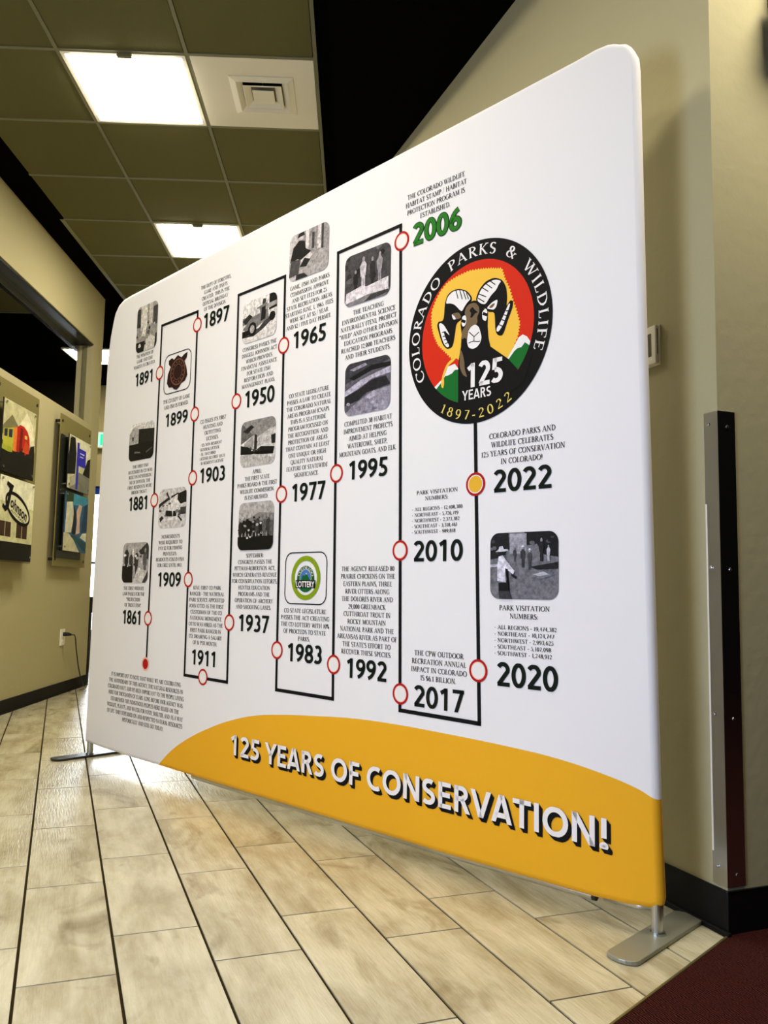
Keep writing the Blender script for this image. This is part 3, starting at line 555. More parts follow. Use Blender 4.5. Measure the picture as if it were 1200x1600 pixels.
# --- stroke serif type, drawn as pen strokes with thick stems and thin hairlines
TK, HN = 0.115, 0.05
def E_(cx, cy_, rx, ry, a0, a1, n=None):
    n = n or max(4, int(abs(a1-a0)/26)); return ('E', [(cx+rx*math.cos(math.radians(a0+(a1-a0)*i/n)), cy_+ry*math.sin(math.radians(a0+(a1-a0)*i/n))) for i in range(n+1)])
def T_(*p): return ('T', [(p[i], p[i+1]) for i in range(0, len(p), 2)])
def H_(*p): return ('H', [(p[i], p[i+1]) for i in range(0, len(p), 2)])
def S_(x, y): return ('H', [(x-0.13, y+(0.02 if y < .5 else -0.02)), (x+0.13, y+(0.02 if y < .5 else -0.02))])
def V_(x): return [T_(x, 0, x, 1), S_(x, 0), S_(x, 1)]
GL = {
 'A': (.92, [H_(.08, 0, .45, 1), T_(.44, 1, .84, 0), H_(.2, .34, .7, .34), S_(.1, 0), S_(.82, 0)]),
 'B': (.72, V_(.18)+[E_(.2, .76, .38, .24, 90, -90), E_(.2, .27, .46, .27, 90, -90)]),
 'C': (.84, [E_(.5, .5, .42, .5, 42, 318), T_(.80, .98, .80, .76)]),
 'D': (.9, V_(.18)+[E_(.2, .5, .62, .5, 90, -90)]),
 'E': (.68, [T_(.18, 0, .18, 1), H_(.04, .98, .58, .98, .6, .8), H_(.18, .52, .5, .52), H_(.04, .02, .6, .02, .64, .22)]),
 'F': (.62, V_(.18)+[H_(.18, .98, .58, .98, .6, .8), H_(.18, .52, .48, .52)]),
 'G': (.9, [E_(.5, .5, .42, .5, 42, 318), T_(.78, .06, .78, .42), S_(.78, .5)]),
 'H': (.96, V_(.18)+V_(.78)+[H_(.18, .52, .78, .52)]),
 'I': (.38, V_(.19)),
 'J': (.4, [T_(.22, 1, .22, .1), S_(.22, 1), H_(.22, .1, .14, -.1, 0, -.16)]),
 'K': (.82, V_(.18)+[H_(.2, .46, .68, 1), T_(.3, .56, .74, 0), S_(.68, 1), S_(.76, 0)]),
 'L': (.64, V_(.18)+[H_(.18, .02, .58, .02, .62, .24)]),
 'M': (1.1, [H_(.14, 0, .18, 1), T_(.18, 1, .54, .08), H_(.54, .08, .9, 1), T_(.9, 1, .94, 0), S_(.14, 0), S_(.94, 0), S_(.12, 1), S_(.96, 1)]),
 'N': (.94, [H_(.16, 0, .16, 1), T_(.16, 1, .78, 0), H_(.78, 0, .78, 1), S_(.16, 0), S_(.12, 1), S_(.8, 1)]),
 'O': (.96, [E_(.48, .5, .42, .5, 0, 360)]),
 'P': (.68, V_(.18)+[E_(.2, .73, .42, .27, 90, -90)]),
 'Q': (.96, [E_(.48, .5, .42, .5, 0, 360), T_(.5, .02, .9, -.2)]),
 'R': (.78, V_(.18)+[E_(.2, .74, .4, .26, 90, -90), T_(.36, .48, .74, 0), S_(.78, 0)]),
 'S': (.6, [E_(.3, .75, .21, .25, 35, 250), E_(.31, .26, .23, .26, 90, -145), T_(.2, .58, .42, .42)]),
 'T': (.78, [T_(.39, 0, .39, 1), S_(.39, 0), H_(.05, .8, .05, .98, .73, .98, .73, .8)]),
 'U': (.92, [T_(.18, 1, .18, .3), E_(.46, .3, .28, .3, 180, 360), H_(.74, .3, .74, 1), S_(.18, 1), S_(.74, 1)]),
 'V': (.86, [T_(.1, 1, .44, 0), H_(.44, 0, .78, 1), S_(.1, 1), S_(.76, 1)]),
 'W': (1.2, [T_(.1, 1, .38, 0), H_(.38, 0, .62, .95), T_(.6, 1, .86, 0), H_(.86, 0, 1.1, 1), S_(.1, 1), S_(.58, 1), S_(1.1, 1)]),
 'X': (.84, [T_(.12, 1, .74, 0), H_(.1, 0, .7, 1), S_(.12, 1), S_(.7, 1), S_(.12, 0), S_(.74, 0)]),
 'Y': (.8, [T_(.1, 1, .4, .46), H_(.4, .46, .7, 1), T_(.4, .48, .4, 0), S_(.4, 0), S_(.1, 1), S_(.7, 1)]),
 'Z': (.7, [H_(.08, .8, .1, .98, .62, .98), T_(.62, 1, .08, 0), H_(.08, .02, .62, .02, .64, .2)]),
 '0': (.58, [E_(.29, .48, .23, .48, 0, 360)]), '1': (.44, [T_(.24, 0, .24, .96), H_(.08, .82, .24, .95), S_(.24, 0)]),
 '2': (.56, [E_(.28, .72, .2, .25, 165, -20), H_(.47, .64, .08, .06), T_(.06, .05, .52, .05)]),
 '3': (.54, [E_(.25, .75, .19, .22, 150, -80), E_(.24, .27, .24, .27, 85, -150)]),
 '4': (.58, [H_(.38, .96, .04, .3, .56, .3), T_(.4, .96, .4, 0)]), '5': (.54, [H_(.14, .95, .48, .95), H_(.14, .95, .1, .58), E_(.23, .3, .25, .3, 105, -150)]),
 '6': (.57, [E_(.3, .3, .22, .3, 0, 360), E_(.52, .38, .44, .62, 175, 100)]), '7': (.54, [H_(.06, .93, .5, .93), T_(.5, .95, .2, 0)]),
 '8': (.56, [E_(.28, .74, .18, .22, 0, 360), E_(.28, .26, .22, .26, 0, 360)]), '9': (.57, [E_(.27, .66, .22, .3, 0, 360), E_(.05, .58, .44, .62, -5, -80)]),
 '.': (.26, [T_(.1, .0, .1, .12)]), ',': (.26, [T_(.12, .1, .06, -.14)]), ':': (.26, [T_(.12, 0, .12, .12), T_(.12, .5, .12, .62)]),
 '-': (.38, [T_(.04, .36, .32, .36)]), '|': (.4, [H_(.04, -.1, .36, 1.05)]), '(': (.34, [E_(.42, .45, .32, .65, 125, 235)]), ')': (.34, [E_(-.08, .45, .32, .65, 55, -55)]),
 '%': (.84, [E_(.2, .75, .14, .22, 0, 360), E_(.62, .22, .14, .22, 0, 360), H_(.2, 0, .62, 1)]), "'": (.2, [T_(.1, .75, .1, 1)]), '"': (.36, [T_(.1, .75, .1, 1), T_(.26, .75, .26, 1)]),
 '!': (.3, [T_(.15, .3, .15, 1), T_(.15, 0, .15, .1)]), '&': (.9, [E_(.36, .77, .16, .21, 0, 360), E_(.34, .27, .28, .27, 60, 300), T_(.28, .62, .78, 0), H_(.5, .04, .8, .5), H_(.66, .5, .9, .5)]),
 '$': (.56, [E_(.28, .72, .2, .22, 35, 250), E_(.28, .27, .21, .23, 90, -145), T_(.18, .56, .38, .42), H_(.28, -.1, .28, 1.08)]),
 '•': (.3, [T_(.07, .3, .07, .46), T_(.12, .3, .12, .46)]), ' ': (.34, []),
}
for k_ in list(GL):
    e_ = 0.12 if k_ in '0123456789' else 0.07
    GL[k_] = (GL[k_][0]+e_, [(kd, [(a_+e_/2, b_) for a_, b_ in ps]) for kd, ps in GL[k_][1]])
def glyph_quads(ch, weight=1.0):
    wd, st = GL.get(ch, GL[' '])
    qs = []
    for kind, pts in st:
        hw = []
        for i in range(len(pts)):
            a_ = pts[max(0, i-1)]; b_ = pts[min(len(pts)-1, i+1)]
            dx, dy = b_[0]-a_[0], b_[1]-a_[1]; l_ = math.hypot(dx, dy) or 1
            wdt = TK if kind == 'T' else HN if kind == 'H' else HN+(TK*1.08-HN)*(abs(dy)/l_)**1.3
            hw.append((-dy/l_*wdt*weight/2, dx/l_*wdt*weight/2))
        for i in range(len(pts)-1):
            if kind != 'E':
                dx, dy = pts[i+1][0]-pts[i][0], pts[i+1][1]-pts[i][1]; l_ = math.hypot(dx, dy) or 1
                wdt = (TK if kind == 'T' else HN)*weight/2; h0 = h1 = (-dy/l_*wdt, dx/l_*wdt)
            else: h0, h1 = hw[i], hw[i+1]
            p, q = pts[i], pts[i+1]
            qs.append([(p[0]-h0[0], p[1]-h0[1]), (q[0]-h1[0], q[1]-h1[1]), (q[0]+h1[0], q[1]+h1[1]), (p[0]+h0[0], p[1]+h0[1])])
    return wd, qs
def text_width(s): return sum(GL.get(c, GL[' '])[0] for c in s)
def caption(lines, u0, u1, v1, v2, al, y=FY, mat=INKBROWN, small=False, name='caption_lettering'):
    nl = len(lines); sp = (v1-v2)/(nl-1) if nl > 1 else 0.03
    cap_ = sp*0.60; wid = max(text_width(l) for l in lines); sx = (u1-u0)/wid
    mm = MB()
    for i, l in enumerate(lines):
        v = v1-sp*i-cap_/2; wl = text_width(l)*sx
        x = u0 if al == 'l' else (u0+u1)/2-wl/2
        for ch in l:
            wd, qs = glyph_quads(ch, 1.4)
            for q in qs: mm.face([(x+a_*sx, y, v+b_*cap_) for a_, b_ in q])
            x += wd*sx
    return mm.build(name, mat, ban)
for lines, u0, u1, v1, v2, al in CAPS: caption(lines, u0, u1, v1, v2, al)

# --- bold sans lettering from Blender's built-in face, fitted to measured boxes
def sans_mesh(s, bold=0.03, space=1.0):
    cu_ = bpy.data.curves.new('t', 'FONT'); cu_.body = s; cu_.size = 1; cu_.offset = bold; cu_.space_character = space; cu_.resolution_u = 4
    ob = bpy.data.objects.new('t', cu_); C.objects.link(ob)
    bpy.context.view_layer.update()
    me = bpy.data.meshes.new_from_object(ob.evaluated_get(bpy.context.evaluated_depsgraph_get()))
    bpy.data.objects.remove(ob); bpy.data.curves.remove(cu_)
    return me
def fit_sans(s, name, mat, u0, u1, v0, v1, parent, y=FY, bold=0.03, space=1.0, fn=None, ref=None):
    me = sans_mesh(s, bold, space); me.name = name
    xs = [v.co.x for v in me.vertices]; ys = [v.co.y for v in me.vertices]
    xa_, xb_, ya_, yb_ = min(xs), max(xs), min(ys), max(ys)
    for v in me.vertices:
        a_ = (v.co.x-xa_)/(xb_-xa_); b_ = (v.co.y-ya_)/(yb_-ya_)
        u, w_ = u0+(u1-u0)*a_, v0+(v1-v0)*b_
        if fn: u, w_ = fn(u, w_)
        v.co = (u, y, w_)
    me.materials.clear(); me.materials.append(mat)
    o = bpy.data.objects.new(name, me); C.objects.link(o); o.parent = parent
    return o
def Ts(*p): return ('T', [(p[i], p[i+1]) for i in range(0, len(p), 2)])
def Es(cx, cy_, rx, ry, a0, a1): 
    n = max(6, int(abs(a1-a0)/14)); return ('E', [(cx+rx*math.cos(math.radians(a0+(a1-a0)*i/n)), cy_+ry*math.sin(math.radians(a0+(a1-a0)*i/n))) for i in range(n+1)])
SG = {
 '0': (.58, [Es(.29, .5, .195, .425, 0, 360)]), '1': (.58, [Ts(.33, -.1, .33, 1.1), Ts(.36, .95, .11, .77)]),
 '2': (.58, [Es(.27, .695, .185, .225, 155, -28), Ts(.445, .62, .10, .07), Ts(.06, .075, .53, .075)]),
 '3': (.56, [Es(.25, .71, .165, .215, 140, -85), Es(.235, .295, .20, .215, 85, -140)]),
 '5': (.57, [Ts(.15, .925, .51, .925), Ts(.19, 1, .155, .53), Es(.235, .30, .21, .225, 108, -138)]),
 '6': (.58, [Es(.30, .30, .185, .225, 0, 360), Es(.575, .34, .46, .60, 180, 106)]),
 '7': (.56, [Ts(.05, .925, .54, .925), Ts(.47, .96, .19, -.06)]),
 '8': (.58, [Es(.29, .72, .165, .205, 0, 360), Es(.29, .28, .195, .205, 0, 360)]),
 '9': (.58, [Es(.28, .70, .185, .225, 0, 360), Es(.005, .66, .46, .60, 0, -74)]),
 'Y': (.60, [Ts(.02, 1.1, .30, .42), Ts(.58, 1.1, .30, .42), Ts(.30, .5, .30, -.1)]),
 'E': (.55, [Ts(.14, -.1, .14, 1.1), Ts(.1, .925, .50, .925), Ts(.1, .52, .47, .52), Ts(.1, .075, .51, .075)]),
 'F': (.52, [Ts(.14, -.1, .14, 1.1), Ts(.1, .925, .49, .925), Ts(.1, .50, .46, .50)]),
 'A': (.66, [Ts(.06, -.1, .33, 1.06), Ts(.60, -.1, .33, 1.06), Ts(.16, .26, .50, .26)]),
 'R': (.62, [Ts(.14, -.1, .14, 1.1), Ts(.1, .925, .28, .925), Es(.28, .72, .175, .205, 90, -90), Ts(.1, .515, .28, .515), Ts(.32, .52, .56, -.1)]),
 'S': (.54, [Es(.28, .72, .175, .205, 48, 245), Es(.245, .285, .185, .21, 65, -142), Ts(.20, .535, .33, .475)]),
 'O': (.76, [Es(.38, .5, .285, .425, 0, 360)]), 'C': (.64, [Es(.385, .5, .29, .425, 58, 302)]),
 'N': (.74, [Ts(.14, -.1, .14, 1.1), Ts(.60, -.1, .60, 1.1), Ts(.12, 1.05, .62, -.05)]), 'V': (.64, [Ts(.04, 1.1, .32, -.04), Ts(.60, 1.1, .32, -.04)]),
 'T': (.56, [Ts(.28, -.1, .28, 1.0), Ts(.01, .925, .55, .925)]), 'I': (.29, [Ts(.145, -.1, .145, 1.1)]), '!': (.32, [Ts(.16, .34, .16, 1.1), Es(.16, .085, .045, .045, 0, 360)]),
 ' ': (.26, []),
}
def bold_text(s, name, mat, u0, u1, v0, v1, parent, y, wt=.20, grow=0.0, fn=None):
    tot = sum(SG[c][0] for c in s); sx = (u1-u0)/(tot-.08); sz = v1-v0; mm = MB(); x = u0-.04*sx
    for ch in s:
        wd, st = SG[ch]
        for kind, pts in st:
            w_ = wt+grow
            for i in range(len(pts)-1):
                def nrm_(j):
                    a_ = pts[max(0, j-1)]; b_ = pts[min(len(pts)-1, j+1)]
                    if kind == 'T': a_, b_ = pts[i], pts[i+1]
                    elif pts[0] == pts[-1] or math.hypot(pts[0][0]-pts[-1][0], pts[0][1]-pts[-1][1]) < 1e-6:
                        k_ = len(pts)-1; a_ = pts[(j-1) % k_]; b_ = pts[(j+1) % k_]
                    # normal in drawn space, so that stems keep an even weight
                    dx, dy = (b_[0]-a_[0])*sx, (b_[1]-a_[1])*sz; l_ = math.hypot(dx, dy) or 1
                    return (-dy/l_*w_*sz/2, dx/l_*w_*sz/2*0.92)
                h0, h1 = nrm_(i), nrm_(i+1); p, q = pts[i], pts[i+1]
                P0, P1 = (x+p[0]*sx, v0+p[1]*sz), (x+q[0]*sx, v0+q[1]*sz)
                quad = [(P0[0]-h0[0], P0[1]-h0[1]), (P1[0]-h1[0], P1[1]-h1[1]), (P1[0]+h1[0], P1[1]+h1[1]), (P0[0]+h0[0], P0[1]+h0[1])]
                g = grow*sz/2
                quad = clip(quad, 0, 1, v1+g+(0.004*sz)); quad = clip(quad, 0, -1, -(v0-g-0.004*sz)) if quad else quad
                if len(quad) >= 3: mm.face([((fn(a_, b_) if fn else (a_, b_))[0], y, (fn(a_, b_) if fn else (a_, b_))[1]) for a_, b_ in quad])
        x += wd*sx
    return mm.build(name, mat, parent)
for t_, u0, u1, v0, v1 in YEARS:
    o = bold_text(t_, 'year_numerals', GREENINK if t_ == '2006' else YEARINK, u0, u1, v0, v1, ban, FY-0.0003)
    if t_ == '2006':
        o['label'] = 'green year numerals 2006'
        k = bold_text(t_, 'year_outline', YEARINK, u0, u1, v0, v1, o, FY, grow=0.07)

# --- timeline path
def path_mesh(pts, wd, y, closed=False):
    mm = MB(); k = len(pts); rngs = range(k if closed else k-1)
    for i in rngs:
        p, q = Vector(pts[i]), Vector(pts[(i+1) % k]); d = (q-p).normalized(); n = Vector((-d.y, d.x))*wd/2
        e_ = 0 if closed else wd/2
        a_, b_ = p-d*e_, q+d*e_
        mm.face([(a_.x-n.x, y, a_.y-n.y), (b_.x-n.x, y, b_.y-n.y), (b_.x+n.x, y, b_.y+n.y), (a_.x+n.x, y, a_.y+n.y)])
    return mm
VT, VB = 2.045, 0.457
P = [(0.524, 0.505), (0.530, VT), (0.828, VT), (0.838, 0.46), (1.146, VB), (1.131, VT), (1.4365, 2.047), (1.4565, VB), (1.7675, 0.455), (1.741, 2.0555), (2.053, 2.064), (2.084, 0.4515), (2.400, 0.448), (2.377, 1.36)]
path_mesh(P, 0.0125, FY+0.0002).build('timeline_line', INK, ban)
def disc(mm, u, v, ru, rv, y, mi=0, n=40):
    mm.face([(u+ru*math.cos(2*PI*i/n), y, v+rv*math.sin(2*PI*i/n)) for i in range(n)], mi)
def annulus(mm, u, v, r0, r1, y, mi=0, n=40, asp=1.0):
    for i in range(n):
        a_, b_ = 2*PI*i/n, 2*PI*(i+1)/n
        mm.face([(u+r0*math.cos(a_), y, v+asp*r0*math.sin(a_)), (u+r1*math.cos(a_), y, v+asp*r1*math.sin(a_)), (u+r1*math.cos(b_), y, v+asp*r1*math.sin(b_)), (u+r0*math.cos(b_), y, v+asp*r0*math.sin(b_))], mi)
WHITEFAB = ink('white_print', (240, 236, 232))
for kind, u, v in RINGS:
    mm = MB()
    if kind == 'o':
        disc(mm, u, v, 0.030, 0.030, FY-0.0001, 1); annulus(mm, u, v, 0.0262, 0.0335, FY-0.0002, 0); annulus(mm, u, v, 0.0235, 0.0262, FY-0.0002, 2)
        mm.build('timeline_ring', [REDINK, WHITEFAB, HALO], ban)
    elif kind == 'y':
        disc(mm, u, v, 0.036, 0.036, FY-0.0001, 0); disc(mm, u, v, 0.0285, 0.0285, FY-0.0002, 1); disc(mm, u, v, 0.0255, 0.0255, FY-0.0003, 2)
        mm.build('timeline_ring', [REDINK, WHITEFAB, ORINK], ban)['label'] = 'red timeline ring filled yellow, beside 2022'
    else:
        disc(mm, u, v, 0.031, 0.031, FY-0.0001, 0); disc(mm, u, v, 0.0285, 0.0285, FY-0.0002, 1); disc(mm, u, v, 0.023, 0.023, FY-0.0003, 2)
        mm.build('timeline_ring', [HALO, HALO, REDINK], ban)['label'] = 'solid dark red dot where the timeline starts'

# --- monochrome photographs printed on the banner: layered flat shapes
def rrect(u0, u1, v0, v1, r, n=6):
    out = []
    for cx_, cy_, a0 in ((u1-r, v1-r, 0), (u0+r, v1-r, 90), (u0+r, v0+r, 180), (u1-r, v0+r, 270)):
        for i in range(n+1):
            a_ = math.radians(a0+90*i/n); out.append((cx_+r*math.cos(a_), cy_+r*math.sin(a_)))
    return out
def clip_to(poly, convex):
    k = len(convex)
    for i in range(k):
        p, q = convex[i], convex[(i+1) % k]
        nx, ny = (q[1]-p[1]), -(q[0]-p[0])
        poly = clip(poly, nx, ny, nx*p[0]+ny*p[1])
        if len(poly) < 3: return []
    return poly
def g_(v, t=(1.0, .97, .93)):
    l = lin((v, v, v))[0]; return (l*t[0], l*t[1], l*t[2])
def picture(key, bg, shapes, r=0.030, tint=(1.0, .95, .90), name='printed_photo', parent=None, box=None, mat=None, y=None, rgb=False):
    u0, u1, v0, v1 = box or PHOTOS[key]; rr = rrect(u0, u1, v0, v1, r)
    y = FY if y is None else y
    conv = (lambda c: lin(c)) if rgb else (lambda c: g_(c, tint))
    mm = MB(); mm.face([(a_, y, b_) for a_, b_ in rr], 0, conv(bg))
    for i, (c_, pts) in enumerate(shapes):
        q = [(u0+(u1-u0)*a_, v0+(v1-v0)*b_) for a_, b_ in pts]
        q = clip_to(q, rr)
        if len(q) >= 3: mm.face([(a_, y-0.00007*(i+1), b_) for a_, b_ in q], 0, conv(c_))
    return mm.build(name, mat or PHOTOINK, parent or ban)
def R_(x0, y0, x1, y1): return [(x0, y0), (x1, y0), (x1, y1), (x0, y1)]
def person(x, y, s, c=40, hat=False, lg=None):
    o = [(lg or c, [(x-.05*s, y), (x-.01*s, y), (x, y+.35*s), (x+.01*s, y), (x+.06*s, y), (x+.06*s, y+.42*s), (x-.06*s, y+.42*s)]),
         (c, [(x-.09*s, y+.38*s), (x+.08*s, y+.38*s), (x+.10*s, y+.70*s), (x+.04*s, y+.80*s), (x-.04*s, y+.80*s), (x-.11*s, y+.68*s)]),
         (150, [(x-.035*s, y+.80*s), (x+.035*s, y+.80*s), (x+.045*s, y+.90*s), (x, y+.96*s), (x-.045*s, y+.90*s)])]
    if hat: o.append((225, [(x-.09*s, y+.90*s), (x+.09*s, y+.90*s), (x+.04*s, y+.93*s), (x+.03*s, y+.99*s), (x-.03*s, y+.99*s), (x-.04*s, y+.93*s)]))
    return o
rnd = random.Random(3)
def specks(n, x0, y0, x1, y1, s, cs):
    out = []
    for _ in range(n):
        x, y = rnd.uniform(x0, x1), rnd.uniform(y0, y1); k = rnd.uniform(.4, 1)*s; a0 = rnd.uniform(0, 6)
        out.append((rnd.choice(cs), [(x+k*rnd.uniform(.6, 1)*math.cos(a0+i*1.05), y+.7*k*rnd.uniform(.6, 1)*math.sin(a0+i*1.05)) for i in range(6)]))
    return out
DP = (.90, .88, 1.0)
PICS = {
 'p1891': (150, [(215, R_(.2, .5, .5, 1)), (60, R_(.0, .55, .18, .95)), (200, R_(.6, .55, .75, 1)), (70, R_(.8, .5, 1, .9))]+specks(9, 0, .35, 1, .6, .12, [40, 90, 190])+[(225, [(.25, .35), (.4, .62), (.5, .6), (.45, .3)]), (30, R_(0, 0, .45, .22)), (200, [(.4, 0), (.9, 0), (.95, .2), (.7, .33), (.45, .2)]), (35, [(.9, 0), (1, 0), (1, .3), (.95, .3)])]+specks(8, 0, .02, .9, .28, .1, [20, 60, 220]), (1, .94, .84)),
 'p1881': (235, [(170, [(0, .45), (.38, .45), (.38, .85), (.16, .92), (0, .74)]), (215, [(.16, .93), (1, 1.0), (1, .78), (.38, .84)]), (28, [(.38, .84), (1, .78), (1, .4), (.38, .45)]), (15, R_(0, 0, 1, .45)), (25, R_(.12, .55, .18, .65)), (110, [(.25, .25), (.45, .22), (.5, .18), (.22, .2)]), (80, [(.7, .2), (.95, .3), (.95, .27), (.72, .16)])], (1, .95, .9)),
 'p1861': (176, [(50, [(.62, .78), (.95, 1), (1, 1), (1, .55), (.85, .7), (.7, .7)]), (235, R_(.38, .55, .43, .85))]+person(.15, .15, .85, 45)+person(.34, .1, .75, 60)+person(.55, .1, .8, 50)+person(.88, .15, .75, 90)+[(18, R_(0, 0, .42, .42)), (205, [(.42, 0), (.9, 0), (.95, .3), (.6, .35), (.5, .12)]), (60, [(.8, 0), (1, .3), (1, 0)])]+specks(14, .0, .35, 1, .8, .07, [25, 70, 210, 230]), (1, .94, .9)),
 'p1909': (205, [(225, [(.35, .2), (.7, .2), (.75, .8), (.5, .85), (.35, .5)]), (30, [(.0, .62), (.35, .78), (.4, .72), (.1, .58), (0, .5)]), (40, [(.3, .92), (.42, .72), (.38, .7), (.26, .88)]), (25, [(.7, .85), (1, .92), (1, .62), (.8, .58), (.68, .7)]), (30, [(.45, .8), (.72, .88), (.7, .84), (.45, .74)]), (25, [(.28, .45), (.5, .42), (.52, .28), (.25, .3)]), (15, R_(.54, .28, .66, .42)), (60, R_(.8, .32, 1, .5)), (40, [(.08, .15), (.2, .25), (.14, .32), (.04, .25)]), (40, [(.7, .28), (.85, .14), (.88, .18), (.74, .3)])]+specks(12, .05, .3, .95, .62, .08, [30, 80, 120]), (1, .95, .92)),
 'p1950': (226, [(120, R_(0, .45, .2, .62)), (20, R_(.78, .55, 1, 1)), (60, [(.0, .2), (.5, .28), (.7, .45), (.95, .5), (.95, .42), (.6, .22), (.35, .12), (0, .15)]), (120, [(.02, .36), (.25, .58), (.42, .62), (.42, .78), (.72, .82), (.78, .45), (.45, .32), (.15, .22)]), (205, [(.38, .60), (.52, .62), (.5, .74), (.38, .74)]), (30, [(.55, .42), (.68, .46), (.7, .76), (.56, .74)]), (160, [(.68, .78), (1, .80), (1, .70), (.68, .66)]), (225, [(.78, .62), (1, .64), (1, .52), (.78, .5)]), (60, [(.58, .80), (.68, .82), (.69, .92), (.6, .94)]), (15, [(.3+.13*math.cos(k*.7), .3+.17*math.sin(k*.7)) for k in range(9)]), (170, [(.3+.07*math.cos(k*.7), .3+.1*math.sin(k*.7)) for k in range(9)]), (15, [(.88+.09*math.cos(k*.7), .46+.11*math.sin(k*.7)) for k in range(9)]), (40, [(0, .55), (.2, .68), (.3, .6), (.1, .45)]), (15, [(0, .14), (.22, .2), (.22, .3), (0, .3)]), (215, [(0, .0), (1, 0), (1, .30), (.6, .18), (.3, .08), (0, .1)])], (1, .95, .92)),
 'p1965': (186, [(150, R_(.3, .45, 1, 1)), (220, R_(.42, .55, .5, 1)), (60, R_(.58, .55, .64, .9)), (215, R_(.72, .5, .8, 1)), (60, R_(.82, .48, .87, 1)), (200, R_(0, .5, .2, 1)), (165, [(.25, 0), (1, 0), (1, .48), (.3, .45)]), (22, [(.02, .42), (.1, .72), (.25, .84), (.4, .78), (.42, .62), (.56, .52), (.45, .42), (.3, .4), (.22, .45)]), (75, [(0, .1), (.25, .12), (.3, .42), (.05, .45)]), (200, [(.24, .84), (.36, .82), (.38, .92), (.28, .96)]), (30, [(.2, .9), (.4, .92), (.36, 1), (.24, .99)]), (215, [(.3, .4), (.55, .5), (.6, .42), (.45, .28), (.36, .3)]), (30, [(.28, .26), (.45, .22), (.55, .35), (.4, .42)]), (40, [(.18, 0), (.5, .0), (.4, .1), (.2, .12)])], (1, .93, .93)),
 'pApr': (212, [(100, [(0, .5), (0, .95), (.35, .88), (.45, .7)]), (140, [(.0, .98), (.3, 1), (1, 1), (1, .78), (.5, .6), (.3, .72)]), (35, [(.05, .78), (.3, .9), (.38, .84), (.2, .72)]), (190, [(.5, .62), (.92, .78), (.92, .45), (.5, .42)]), (40, [(.4, .68), (.48, .66), (.48, .35), (.4, .35)]), (150, [(.1, .5), (.38, .66), (.38, .4), (.1, .36)]), (15, [(0, .28), (.35, .28), (.6, .4), (.98, .35), (.95, .2), (.7, .22), (.5, .3), (0, .48)]), (30, [(.88, .6), (1, .62), (1, .42), (.9, .42)]), (185, [(0, 0), (1, 0), (1, .12), (.7, .2), (.4, .26), (0, .25)])]+specks(12, .02, .3, .9, .55, .06, [30, 70, 200]), (1, .95, .9)),
 'pSep': (176, [(130, [(0, .62), (.35, .68), (.6, .78), (1, .74), (1, .5), (0, .5)])]+sum([person(.06+.1*i, .1+.03*(i % 3), .62, rnd.choice([20, 35, 60, 90])) for i in range(10)], [])+[(10, R_(0, 0, 1, .28))]+specks(26, 0, .25, 1, .72, .055, [15, 30, 200, 150, 60]), (1, .94, .9)),
 'p1995a': (70, specks(16, 0, .4, 1, 1, .12, [25, 45, 110, 90])+person(.42, .25, .68, 205)+person(.25, .2, .5, 30)+person(.62, .3, .55, 40)+person(.78, .3, .6, 150)+[(130, R_(0, 0, 1, .12)), (222, [(.03, .06), (.55, .12), (.97, .1), (.97, .34), (.5, .28), (.4, .33), (.05, .26)]), (60, [(.45, .0), (.6, 0), (.97, .04), (.97, .10), (.6, .10)])], (1, .92, .97)),
 'p1995b': (95, [(60, [(0, .62), (1, .92), (1, 1), (0, 1)]), (150, [(.1, .88), (.45, .95), (.5, .9), (.2, .84)]), (20, [(.1, .72), (.6, .88), (1, .86), (1, .78), (.6, .78), (.2, .66)]), (185, [(0, .48), (.35, .64), (.7, .72), (1, .78), (1, .66), (.6, .62), (.3, .48), (0, .38)]), (35, [(0, .38), (.3, .46), (.6, .6), (.9, .62), (1, .45), (.5, .38), (.3, .26), (0, .2)]), (150, [(0, .05), (.3, .24), (.6, .38), (1, .42), (1, 0), (0, 0)]), (190, [(.5, .3), (.66, .4), (.7, .3), (.55, .24)])]+specks(14, 0, 0, 1, .3, .09, [100, 190, 130, 170]), (.95, .88, 1.1)),
 'p2020': (118, [(30, [(0, .6), (.0, 1), (.28, 1), (.3, .75), (.15, .62)]), (24, [(.55, .8), (.52, 1), (1, 1), (1, .62), (.8, .66), (.7, .82)]), (165, R_(.3, .68, .55, .98)), (200, [(0, .52), (.3, .54), (.3, .5), (0, .48)])]+specks(10, .0, .68, .3, .98, .06, [20, 60, 110])+specks(8, .55, .8, 1, .98, .06, [20, 70, 100])+[(30, [(.6, .48), (1, .55), (1, .45), (.7, .44)])]+person(.5, .47, .34, 60, True)+person(.6, .44, .32, 70, True)+person(.77, .56, .36, 35)+person(.87, .56, .25, 200)+person(.38, .56, .22, 70)
   +[(118, [(.6, .34), (.72, .43), (.9, .42), (.95, .36), (.75, .3)]), (190, [(.65, .37), (.8, .41), (.88, .37), (.74, .34)]), (225, [(.12, .50), (.14, .64), (.2, .66), (.3, .52), (.38, .42), (.36, .37), (.24, .46), (.25, .25), (.12, .27)]), (15, [(.14, .1), (.3, .1), (.3, .24), (.24, .46), (.28, .45), (.26, .24), (.14, .24)]), (60, [(.15, 0), (.34, 0), (.3, .12), (.14, .12)]), (25, [(.14, .66), (.24, .66), (.24, .74), (.13, .72)]), (228, [(.09, .71), (.29, .72), (.28, .75), (.22, .75), (.2, .80), (.15, .79), (.14, .75)]), (20, [(.34, .38), (.42, .33), (.40, .30), (.33, .35)])], DP),
}
for k, (bg, sh, tint) in PICS.items():
    picture(k, bg, sh, tint=tint)

